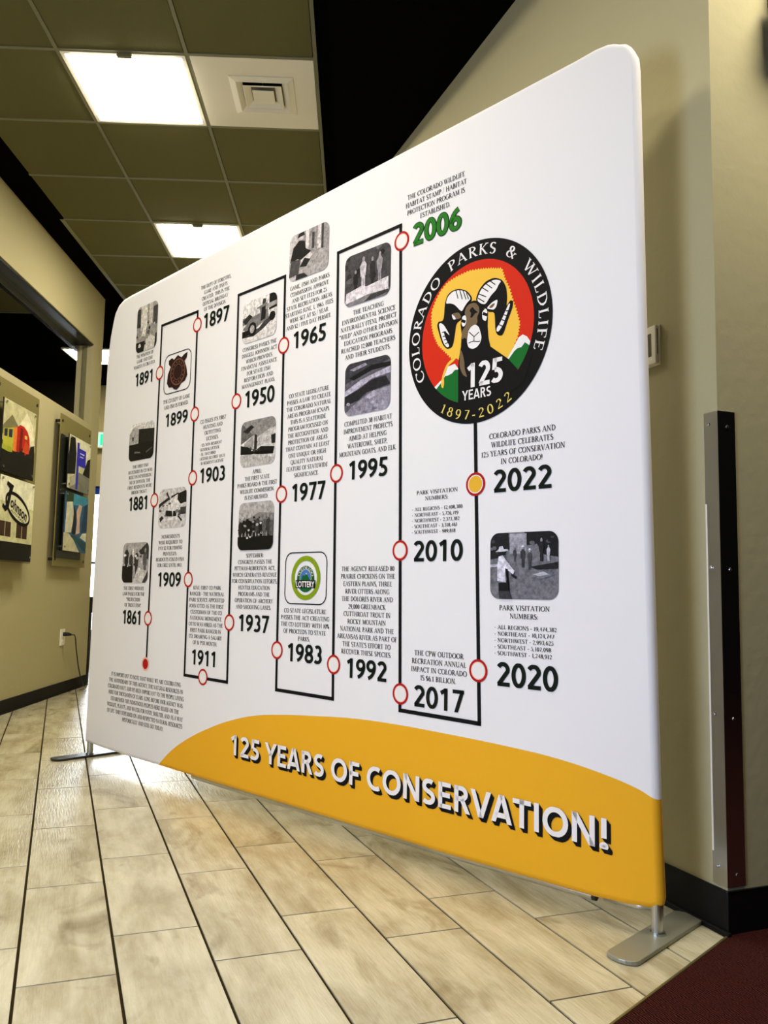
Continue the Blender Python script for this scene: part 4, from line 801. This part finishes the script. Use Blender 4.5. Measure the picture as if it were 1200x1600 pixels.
# badge picture and lottery mark: white cards with a thin black outline
def card(key, r=0.036):
    u0, u1, v0, v1 = PHOTOS[key]; o = path_mesh(rrect(u0, u1, v0, v1, r), 0.0042, FY, True).build('picture_outline', INK, ban); return o
c_ = card('badge'); u0, u1, v0, v1 = PHOTOS['badge']
BADGE = ink('dark_bronze_ink', (44, 22, 20)); BADGE2 = ink('badge_highlight_ink', (112, 74, 56))
def nrm(u0, u1, v0, v1): return lambda a_, b_: (u0+(u1-u0)*a_, v0+(v1-v0)*b_)
f_ = nrm(u0, u1, v0, v1)
shield = [(.16, .86), (.28, .90), (.36, .84), (.5, .93), (.64, .84), (.74, .90), (.86, .93), (.84, .80), (.76, .72), (.84, .55), (.88, .35), (.80, .22), (.66, .18), (.60, .10), (.5, .05), (.4, .08), (.34, .14), (.20, .16), (.12, .28), (.14, .5), (.24, .68), (.16, .76)]
mm = MB(); mm.face([(f_(*p)[0], FY, f_(*p)[1]) for p in shield], 0)
uc, vc = f_(.52, .5); annulus(mm, uc, vc, 0.055, 0.062, FY-0.0001, 1); annulus(mm, uc, vc, 0.034, 0.037, FY-0.0001, 1)
for k in range(14):
    a_ = k*2*PI/14; x_, z_ = uc+0.046*math.cos(a_), vc+0.046*math.sin(a_); mm.face([(x_-.004, FY-0.0001, z_-.004), (x_+.004, FY-0.0001, z_-.004), (x_+.003, FY-0.0001, z_+.004), (x_-.003, FY-0.0001, z_+.004)], 1)
mm.build('badge_picture', [BADGE, BADGE2], ban)
card('lottery'); u0, u1, v0, v1 = PHOTOS['lottery']; uc, vc = 1.6075, 0.8705
mm = MB(); annulus(mm, uc, vc, 0.062, 0.0805, FY, 0); disc(mm, uc, vc-0.004, 0.048, 0.048, FY-0.0001, 1)
disc(mm, uc, vc+0.004, 0.030, 0.030, FY-0.0002, 3, 24)
annulus(mm, uc, vc-0.001, 0.0305, 0.0325, FY-0.0002, 5, 24)
f2 = lambda pts: [(uc+a_, FY-0.0003, vc+b_) for a_, b_ in pts]
mm.face(f2([(-.026, -.010), (-.014, .014), (-.006, .006), (.004, .020), (.014, .006), (.027, -.010)]), 1)
mm.face(f2([(-.012, .009), (-.014, .014), (-.008, .008)]), 4); mm.face(f2([(.0, .014), (.004, .020), (.009, .012)]), 4)
mm.face([(uc-.055, FY-0.0004, vc-.037), (uc+.055, FY-0.0004, vc-.037), (uc+.055, FY-0.0004, vc-.008), (uc-.055, FY-0.0004, vc-.008)], 2)
lot = mm.build('lottery_mark', [LIME, ink('deep_green_ink', (20, 96, 44)), INK, SKYINK, WHITEINK, PALEYEL], ban)
fit_sans('LOTTERY', 'lettering', WHITEINK, uc-.050, uc+.050, vc-.034, vc-.012, lot, y=FY-0.0006, bold=0.02)
def ring_text(s, uc, vc, r, asp, a_start, a_end, hgt, mat, parent, y, flip=False, weight=1.2, name='ring_lettering', gs=1.0):
    tot = text_width(s); ang = (a_end-a_start)
    pos = 0
    for ch in s:
        mm = MB()
        wd, qs = glyph_quads(ch, weight)
        am = a_start+ang*(pos+wd/2)/tot
        sx = abs(ang)*r/tot
        for q in qs:
            pts = []
            for gx_, gy_ in q:
                lx = (gx_-wd/2)*sx*gs; ly = (gy_-0.5)*hgt
                rad = r+(ly if not flip else -ly)
                th = am+(-lx if not flip else lx)/r
                pts.append((uc+rad*math.cos(th), y, vc+asp*rad*math.sin(th)))
            mm.face(pts)
        pos += wd
        if qs: mm.build('ring_letter', mat, parent)
ring_text('COLORADO', uc, vc-0.004, 0.0405, 1.0, math.radians(165), math.radians(15), 0.010, WHITEINK, lot, FY-0.0003)

# --- the round emblem
UC, VC, RU, RV = 2.3757, 1.6267, 0.2753, 0.2866
ASP = RV/RU
mm = MB(); disc(mm, UC, VC, RU, RV, FY, 0, 96)
emb = mm.build('round_emblem', INK, ban)
mm = MB(); disc(mm, UC-0.002, VC, 0.2152, 0.223, FY-0.0001, 0, 90); mm.build('red_field', LOGORED, emb)
inner = [(UC-0.002+0.2152*math.cos(2*PI*i/60), VC+0.223*math.sin(2*PI*i/60)) for i in range(60)]
def lshape(key, mat, lv, name, clipped=False, wob=0):
    pts = LOGO[key]
    if wob:
        out = []
        for i in range(len(pts)):
            p, q = Vector(pts[i]), Vector(pts[(i+1) % len(pts)]); L_ = (q-p).length; n = max(1, int(L_/0.009))
            t_ = (q-p).normalized(); nn = Vector((-t_.y, t_.x))
            for k in range(n): out.append(tuple(p+(q-p)*k/n)); out.append(tuple(p+(q-p)*(k+.5)/n+nn*wob))
        pts = out
    if name not in ('sun_shape', 'snow_cap', 'green_peak', 'red_slope', 'ram_body'):
        for _ in range(2):
            pts = [((1-t_)*pts[i][0]+t_*pts[(i+1) % len(pts)][0], (1-t_)*pts[i][1]+t_*pts[(i+1) % len(pts)][1]) for i in range(len(pts)) for t_ in (.2, .8)]
    if clipped: pts = clip_to(list(pts), inner)
    mm = MB(); mm.face([(a_, FY-0.00012*lv, b_) for a_, b_ in pts]); return mm.build(name, mat, emb)
lshape('yellow', LOGOYEL, 2, 'sun_shape', wob=0.0055)
lshape('redL', LOGORED, 3, 'red_slope'); lshape('snowL', WHITEINK, 4, 'snow_cap', True); lshape('greenL', LOGOGREEN, 5, 'green_peak', True)
lshape('stripe', LOGOYEL, 6, 'yellow_stripe')
lshape('snowR', WHITEINK, 4, 'snow_cap', True); lshape('greenR', LOGOGREEN, 5, 'green_peak', True)
lshape('hornL', INK, 7, 'horn'); lshape('hornR', INK, 7, 'horn'); lshape('body', INK, 7, 'ram_body')
for k in ('hornLw', 'hornRw', 'curlL', 'curlR'): lshape(k, WHITEINK, 8, 'horn_highlight')
lshape('earLw', WHITEINK, 9, 'ear_edge'); lshape('earL', BROWNINK, 8, 'ear'); lshape('earR', WHITEINK, 8, 'ear_edge'); lshape('earRb', BROWNINK, 9, 'ear')
lshape('brown', BROWNINK, 8, 'ram_face'); lshape('fore', INK, 9, 'forehead_marking'); lshape('brown2', BROWNINK, 8, 'neck_fur')
lshape('muz', WHITEINK, 10, 'muzzle'); lshape('eyeL', WHITEINK, 10, 'eye_patch'); lshape('eyeR', WHITEINK, 10, 'eye_patch')
for k, wd in (('m', .0028), ('hl', .003), ('hr', .003), ('cl', .003), ('cr', .003), ('eyes', .009)):
    for ln in MARKS[k]: path_mesh(ln, wd, FY-0.00012*12).build('ink_mark', INK, emb)
ring_text('COLORADO  PARKS  &  WILDLIFE', UC, VC, 0.246, ASP, math.radians(209.5), math.radians(-24.5), 0.032, WHITEINK, emb, FY-0.0003, weight=1.3, gs=0.88)
ring_text('1897-2022', UC, VC, 0.248, ASP, math.radians(237), math.radians(303.5), 0.028, PALEYEL, emb, FY-0.0015, flip=True, weight=1.1, gs=0.75)
bold_text('125', 'emblem_number', WHITEINK, 2.3445, 2.4800, 1.4525, 1.5275, emb, FY-0.0018, wt=.205)
bold_text('YEARS', 'emblem_word', WHITEINK, 2.3295, 2.4380, 1.4155, 1.4460, emb, FY-0.0018, wt=.17)

# --- slogan with hard drop shadow
SL = '125 YEARS OF CONSERVATION!'
def slope(u, v): return (u, v+(u-1.18)/1.63*-0.004+0.0)
tot = sum(SG[c][0] for c in SL); sxx = (2.8135-1.1835)/(tot-.08); x_ = 1.1835-.04*sxx
for ch in SL:
    wd = SG[ch][0]
    if ch != ' ':
        a0, a1 = x_+.04*sxx, x_+(wd-.04)*sxx
        lt_ = bold_text(ch, 'slogan_letter', WHITEINK, a0, a1, 0.1845, 0.2600, ban, FY-0.0009, wt=.205)
        sm = MB()
        for k_ in range(4):
            dd = 0.0027*(k_+1); q = bold_text(ch, 'q', INK, a0+dd, a1+dd, 0.1845-dd, 0.2600-dd, None, FY-0.00012*(4-k_), wt=.21)
            sm.mesh([v.co[:] for v in q.data.vertices], [list(p.vertices) for p in q.data.polygons]); bpy.data.objects.remove(q)
        sm.build('letter_shadow', INK, lt_)
    x_ += wd*sxx

# ------------------------------------------------------------------ corner guard
t = thing('corner_guard', 'tall stainless steel corner guard screwed onto the wall corner right of the banner', 'corner guard', (XR, YP, 0))
GZ0, GZ1 = 0.112, 1.312
m = MB()
m.box(-0.0032, -0.0002, -0.0032, 0.046, GZ0, GZ1); m.box(-0.0002, 0.055, -0.0032, -0.0002, GZ0, GZ1)
m.build('angle_plate', STEEL, t)
m = MB(); m.box(-0.0037, -0.0033, 0.040, 0.046, 0.19, 1.07); m.build('edge_film', WHITEPAINT, t)
for z in (1.28, 0.903, 0.53, 0.156):
    m = MB(); m.tube([(-0.0034, 0.028, z), (-0.0055, 0.028, z), (-0.0065, 0.028, z)], [0.0045, 0.004, 0.002], 12); m.build('screw', STEEL, t)
for z in (1.271, 0.898, 0.521, 0.141):
    m = MB(); m.tube([(0.028, -0.0034, z), (0.028, -0.0055, z), (0.028, -0.0065, z)], [0.0045, 0.004, 0.002], 12); m.build('screw', STEEL, t)

# thermostat
t = thing('thermostat', 'ivory wall thermostat half hidden behind the banner edge', 'thermostat', (XR, 1.93, 1.49))
m = MB(); m.box(-0.006, 0.0, -0.066, 0.066, 0.0, 0.118); m.build('back_plate', IVORY, t, bevel=0.003)
m = MB(); m.box(-0.019, -0.006, -0.064, 0.064, 0.002, 0.116); m.build('cover', IVORY, t, bevel=0.003)
m = MB(); m.box(-0.0198, -0.0188, -0.046, 0.044, 0.026, 0.094); m.build('display', LCD, t)
m = MB(); m.box(-0.0135, -0.0115, -0.0648, -0.0638, 0.03, 0.105); m.build('vent_slot', BLACKMET, t)

# wall speaker at upper right
t = thing('wall_speaker', 'small black device on a bracket high on the wall at the upper right edge', 'speaker', (1.86, YP, 2.40))
m = MB(); m.box(-0.095, 0.09, -0.12, -0.03, 0.0, 0.10); m.build('housing', BLACKMET, t, bevel=0.006)
m = MB(); m.box(-0.07, 0.08, -0.06, 0.0, 0.10, 0.16); m.box(-0.03, 0.03, -0.04, 0.0, 0.02, 0.10); m.build('bracket', BLACKMET, t)

# ------------------------------------------------------------------ left wall displays
def lwall(name, label, cat, d, z, off=0.0, group=None):
    # local x runs along the wall away from the camera, local -y faces the hall
    return thing(name, label, cat, nd(LN+off, d, z), PI/2-TH, group)
def mat_perf():
    m_, nt, b = newmat('perforated_bronze_metal')
    tc = N(nt, 'ShaderNodeTexCoord'); sp = N(nt, 'ShaderNodeSeparateXYZ'); nt.links.new(tc.outputs['Object'], sp.inputs[0])
    outs = []
    for ax in ('X', 'Z'):
        mu = N(nt, 'ShaderNodeMath', operation='MULTIPLY'); mu.inputs[1].default_value = 2*PI/0.013
        si = N(nt, 'ShaderNodeMath', operation='SINE'); nt.links.new(sp.outputs[ax], mu.inputs[0]); nt.links.new(mu.outputs[0], si.inputs[0]); outs.append(si)
    mul = N(nt, 'ShaderNodeMath', operation='MULTIPLY'); nt.links.new(outs[0].outputs[0], mul.inputs[0]); nt.links.new(outs[1].outputs[0], mul.inputs[1])
    r = N(nt, 'ShaderNodeValToRGB'); e = r.color_ramp.elements
    e[0].position = 0.25; e[0].color = lin((150, 140, 84))+(1,); e[1].position = 0.4; e[1].color = lin((20, 18, 8))+(1,)
    nt.links.new(mul.outputs[0], r.inputs[0]); nt.links.new(r.outputs[0], b.inputs['Base Color'])
    b.inputs['Metallic'].default_value = 0.2; b.inputs['Roughness'].default_value = 0.5
    return m_
PERF = mat_perf()
def board(parent, x0, x1, z0, z1, bg, shapes, name='photo_board'):
    m_ = MB(); m_.box(x0, x1, -0.094, -0.086, z0, z1); o = m_.build(name, BLACKMET, parent)
    picture(None, bg, shapes, r=0.003, name='photo_print', parent=o, box=(x0+.001, x1-.001, z0+.001, z1-.001), mat=POSTER, y=-0.0946, rgb=True)
    for x in (x0+.03, x1-.03):
        for z in (z0+0.03, z1-0.02):
            q = MB(); q.tube([(x, -0.050, z), (x, -0.102, z)], 0.008, 10); q.build('standoff', STEEL, parent)
    return o
def display(label, d0, z0, w_, h):
    t_ = lwall('display_panel', label, 'display panel', d0, z0, group=None)
    m_ = MB(); m_.box(0, w_, -0.050, -0.046, 0, h); m_.build('perforated_sheet', PERF, t_)
    for x in (0.04, w_-0.04):
        for z in (0.05, h-0.05):
            q = MB(); q.tube([(x, 0.0, z), (x, -0.054, z)], 0.011, 10); q.build('wall_mount', BLACKMET, t_)
    return t_
# near display: railway engine and a shop sign
t = display('perforated metal display panel at left edge with red engine and oval sign pictures', 4.975, 0.971, 0.677, 1.13)
board(t, 0.02, 0.525, 0.545, 0.995, (26, 22, 14), [
    ((196, 192, 150), [(0, .42), (1, .42), (1, 1), (0, 1)]), ((226, 222, 190), [(.35, .6), (.7, .95), (.9, .8), (1, .5), (.6, .5)]), ((120, 116, 80), [(0, .62), (.25, .82), (.5, .66), (.35, .5), (0, .5)]),
    ((176, 176, 60), [(.02, .30), (.36, .34), (.36, .66), (.02, .58)]), ((40, 40, 60), [(.05, .48), (.14, .49), (.14, .60), (.05, .58)]), ((40, 40, 60), [(.18, .49), (.28, .5), (.28, .62), (.18, .6)]),
    ((226, 120, 50), [(.32, .32), (.44, .33), (.44, .68), (.32, .66)]), ((176, 30, 20), [(.42, .34), (.72, .33), (.80, .40), (.83, .50), (.81, .60), (.74, .68), (.62, .73), (.50, .73), (.42, .68)]), ((20, 18, 16), [(.60+.09*math.cos(k*.63), .36+.05*math.sin(k*.63)) for k in range(10)]), ((220, 180, 90), [(.66, .56), (.74, .56), (.74, .61), (.66, .61)]), ((110, 14, 14), [(.50, .36), (.58, .36), (.60, .68), (.52, .70)]),
    ((200, 70, 30), [(.6, .36), (.82, .36), (.84, .46), (.7, .54)]), ((24, 22, 16), [(.78, .30), (1, .34), (.98, .52), (.86, .48)]), ((160, 170, 50), [(.0, .26), (.3, .3), (.3, .36), (0, .36)]), ((12, 11, 8), [(0, 0), (1, 0), (1, .32), (.6, .30), (.3, .28), (0, .3)])])
b2 = board(t, 0.03, 0.565, 0.008, 0.525, (206, 204, 160), [
    ((232, 232, 206), [(0, .7), (1, .66), (1, 1), (0, 1)]), ((60, 40, 30), R_(.05, .28, .36, .46)), ((60, 40, 30), R_(.52, .28, .84, .46)), ((170, 160, 120), R_(.19, .28, .21, .46)), ((170, 160, 120), R_(.67, .28, .69, .46)),
    ((14, 12, 10), R_(0, 0, 1, .22))])
mm = MB(); cu2, cz2 = 0.315, 0.335
def tilt(x, z, a=-0.30): return (cu2+x*math.cos(a)-z*math.sin(a), cz2+x*math.sin(a)+z*math.cos(a))
def el(rx, rz, y, mi): mm.face([(tilt(rx*math.cos(k*PI/20), rz*math.sin(k*PI/20))[0], y, tilt(rx*math.cos(k*PI/20), rz*math.sin(k*PI/20))[1]) for k in range(40)], mi)
el(0.205, 0.088, -0.0955, 0); el(0.182, 0.064, -0.0958, 1)
mm.face([(tilt(*p)[0], -0.0962, tilt(*p)[1]) for p in [(-.22, .10), (-.12, .11), (-.135, .05), (-.135, -.05), (-.17, -.085), (-.225, -.075), (-.225, -.05), (-.19, -.055), (-.175, -.03), (-.175, .07), (-.22, .075)]], 0)
sg = mm.build('oval_sign_picture', [INK, ink('cream_sign_ink', (226, 224, 190))], b2)
fit_sans('ohnson', 'sign_lettering', INK, -0.125, 0.150, -0.030, 0.040, sg, y=-0.0965, bold=0.03, fn=tilt)
fit_sans('AUTO PLAZA', 'sign_lettering', INK, -0.10, 0.13, -0.052, -0.036, sg, y=-0.0965, bold=0.02, fn=tilt)
# far display
t = display('perforated metal display panel with blue pillar sign picture, nearest the wall end', 6.07, 0.972, 0.70, 1.13)
m = MB(); m.box(0.012, 0.55, -0.062, -0.055, 0.06, 0.975); m.build('dark_backing', plain('dark_green_black', (14, 22, 14), 0.5), t)
board(t, 0.075, 0.575, 0.585, 0.990, (196, 196, 160), [
    ((224, 224, 196), [(.1, .6), (1, .6), (1, 1), (.1, 1)]), ((12, 14, 10), [(0, .25), (.32, .3), (.34, .7), (.26, .98), (.05, .98), (0, .6)]), ((16, 18, 12), [(.62, .28), (1, .3), (1, .72), (.86, .66), (.74, .46)]),
    ((120, 122, 110), [(.1, 0), (1, 0), (1, .32), (.5, .36), (.1, .2)]), ((170, 170, 150), [(.12, .2), (.36, .3), (.36, .12), (.12, .02)]), ((44, 40, 176), R_(.36, .02, .46, .92)), ((44, 40, 176), R_(.36, .48, .78, .82)), ((220, 220, 240), R_(.5, .72, .7, .74)), ((220, 220, 240), R_(.5, .66, .66, .675))])
board(t, 0.055, 0.575, 0.115, 0.558, (52, 92, 128), [
    ((60, 140, 170), [(.3, .8), (1, .84), (1, 1), (.3, 1)]), ((206, 206, 186), [(.05, .3), (.3, .32), (.4, .6), (.3, .9), (.08, .86)]), ((40, 60, 40), [(.05, .82), (.35, .86), (.35, 1), (.05, 1)]), ((206, 176, 166), [(.5, .3), (.68, .34), (.66, .6), (.74, .82), (.6, .84), (.5, .7), (.54, .5)]),
    ((20, 26, 44), [(.34, .3), (.5, .3), (.5, .66), (.4, .8)]), ((30, 60, 96), [(.74, .34), (1, .4), (1, .9), (.84, .84)]), ((196, 192, 160), [(0, 0), (.7, 0), (.4, .22), (.2, .3), (0, .3)]), ((36, 76, 86), [(.28, .26), (.5, .18), (.95, .02), (1, .16), (.6, .26), (.4, .3)]), ((214, 214, 196), [(.7, .26), (.98, .2), (.98, .36), (.8, .34)])])

# outlet and cord
t = lwall('wall_outlet', 'white wall outlet low on the left wall under the display panels', 'outlet', 6.485, 0.37)
m = MB(); m.box(-0.045, 0.045, -0.007, 0, 0, 0.125); m.build('cover_plate', IVORY, t, bevel=0.002)
for z in (0.035, 0.082):
    m = MB(); m.box(-0.016, 0.016, -0.010, -0.0065, z-0.012, z+0.012); m.build('socket', IVORY, t, bevel=0.002)
pts = []
def lw(d, off, z): return nd(LN+off, d, z)
m = MB(); m.tube([lw(6.49, 0.011, 0.455), lw(6.49, 0.05, 0.456), lw(6.50, 0.065, 0.452)], [0.016, 0.014, 0.009], 10)
cord = thing('power_cord', 'black power cord hanging from the left wall outlet down to the floor', 'cord', lw(6.49, 0.011, 0.455))
reparent(m.build('plug', BLACKMET), cord)
m = MB(); m.tube([lw(6.50, 0.065, 0.452), lw(6.56, 0.07, 0.448), lw(6.62, 0.06, 0.42), lw(6.68, 0.05, 0.33), lw(6.76, 0.045, 0.2), lw(6.85, 0.04, 0.09), lw(6.90, 0.05, 0.02), lw(6.94, 0.055, 0.006)], 0.005, 8)
reparent(m.build('cable', BLACKMET), cord)

# black metal side stand by the wall end
t = thing('side_stand', 'black metal stand at the end of the left wall, seen beside the banner edge', 'stand', nd(-2.315, 7.25, 0), -TH)
m = MB(); m.box(0.0, 0.40, 0.0, 0.40, 0.70, 0.738); m.build('top', BLACKMET, t, bevel=0.003)
for x, y in ((0.0, 0.0), (0.365, 0.0), (0.0, 0.365), (0.365, 0.365)):
    m = MB(); m.box(x, x+0.035, y, y+0.035, 0.0, 0.70); m.build('leg', BLACKMET, t, bevel=0.003)
m = MB(); m.box(0.035, 0.365, 0.005, 0.03, 0.60, 0.70); m.build('apron', BLACKMET, t)

# exit sign
t = thing('exit_sign', 'pale exit sign with green letters above the bright glass doors', 'exit sign', nd(-3.02, 10.16, 2.525), -TH)
m = MB(); m.box(-0.19, 0.19, -0.05, 0.02, 0.0, 0.20); m.build('housing', WHITEPAINT, t, bevel=0.004)
m = MB(); m.box(-0.175, 0.175, -0.053, -0.050, 0.018, 0.184); m.build('lit_face', glow('exit_face_glow', (150, 250, 205), 0.9), t)
fit_sans('EXIT', 'exit_letters', glow('exit_letter_glow', (20, 215, 150), 0.9), -0.15, 0.15, 0.035, 0.168, t, y=-0.0545, bold=0.05)
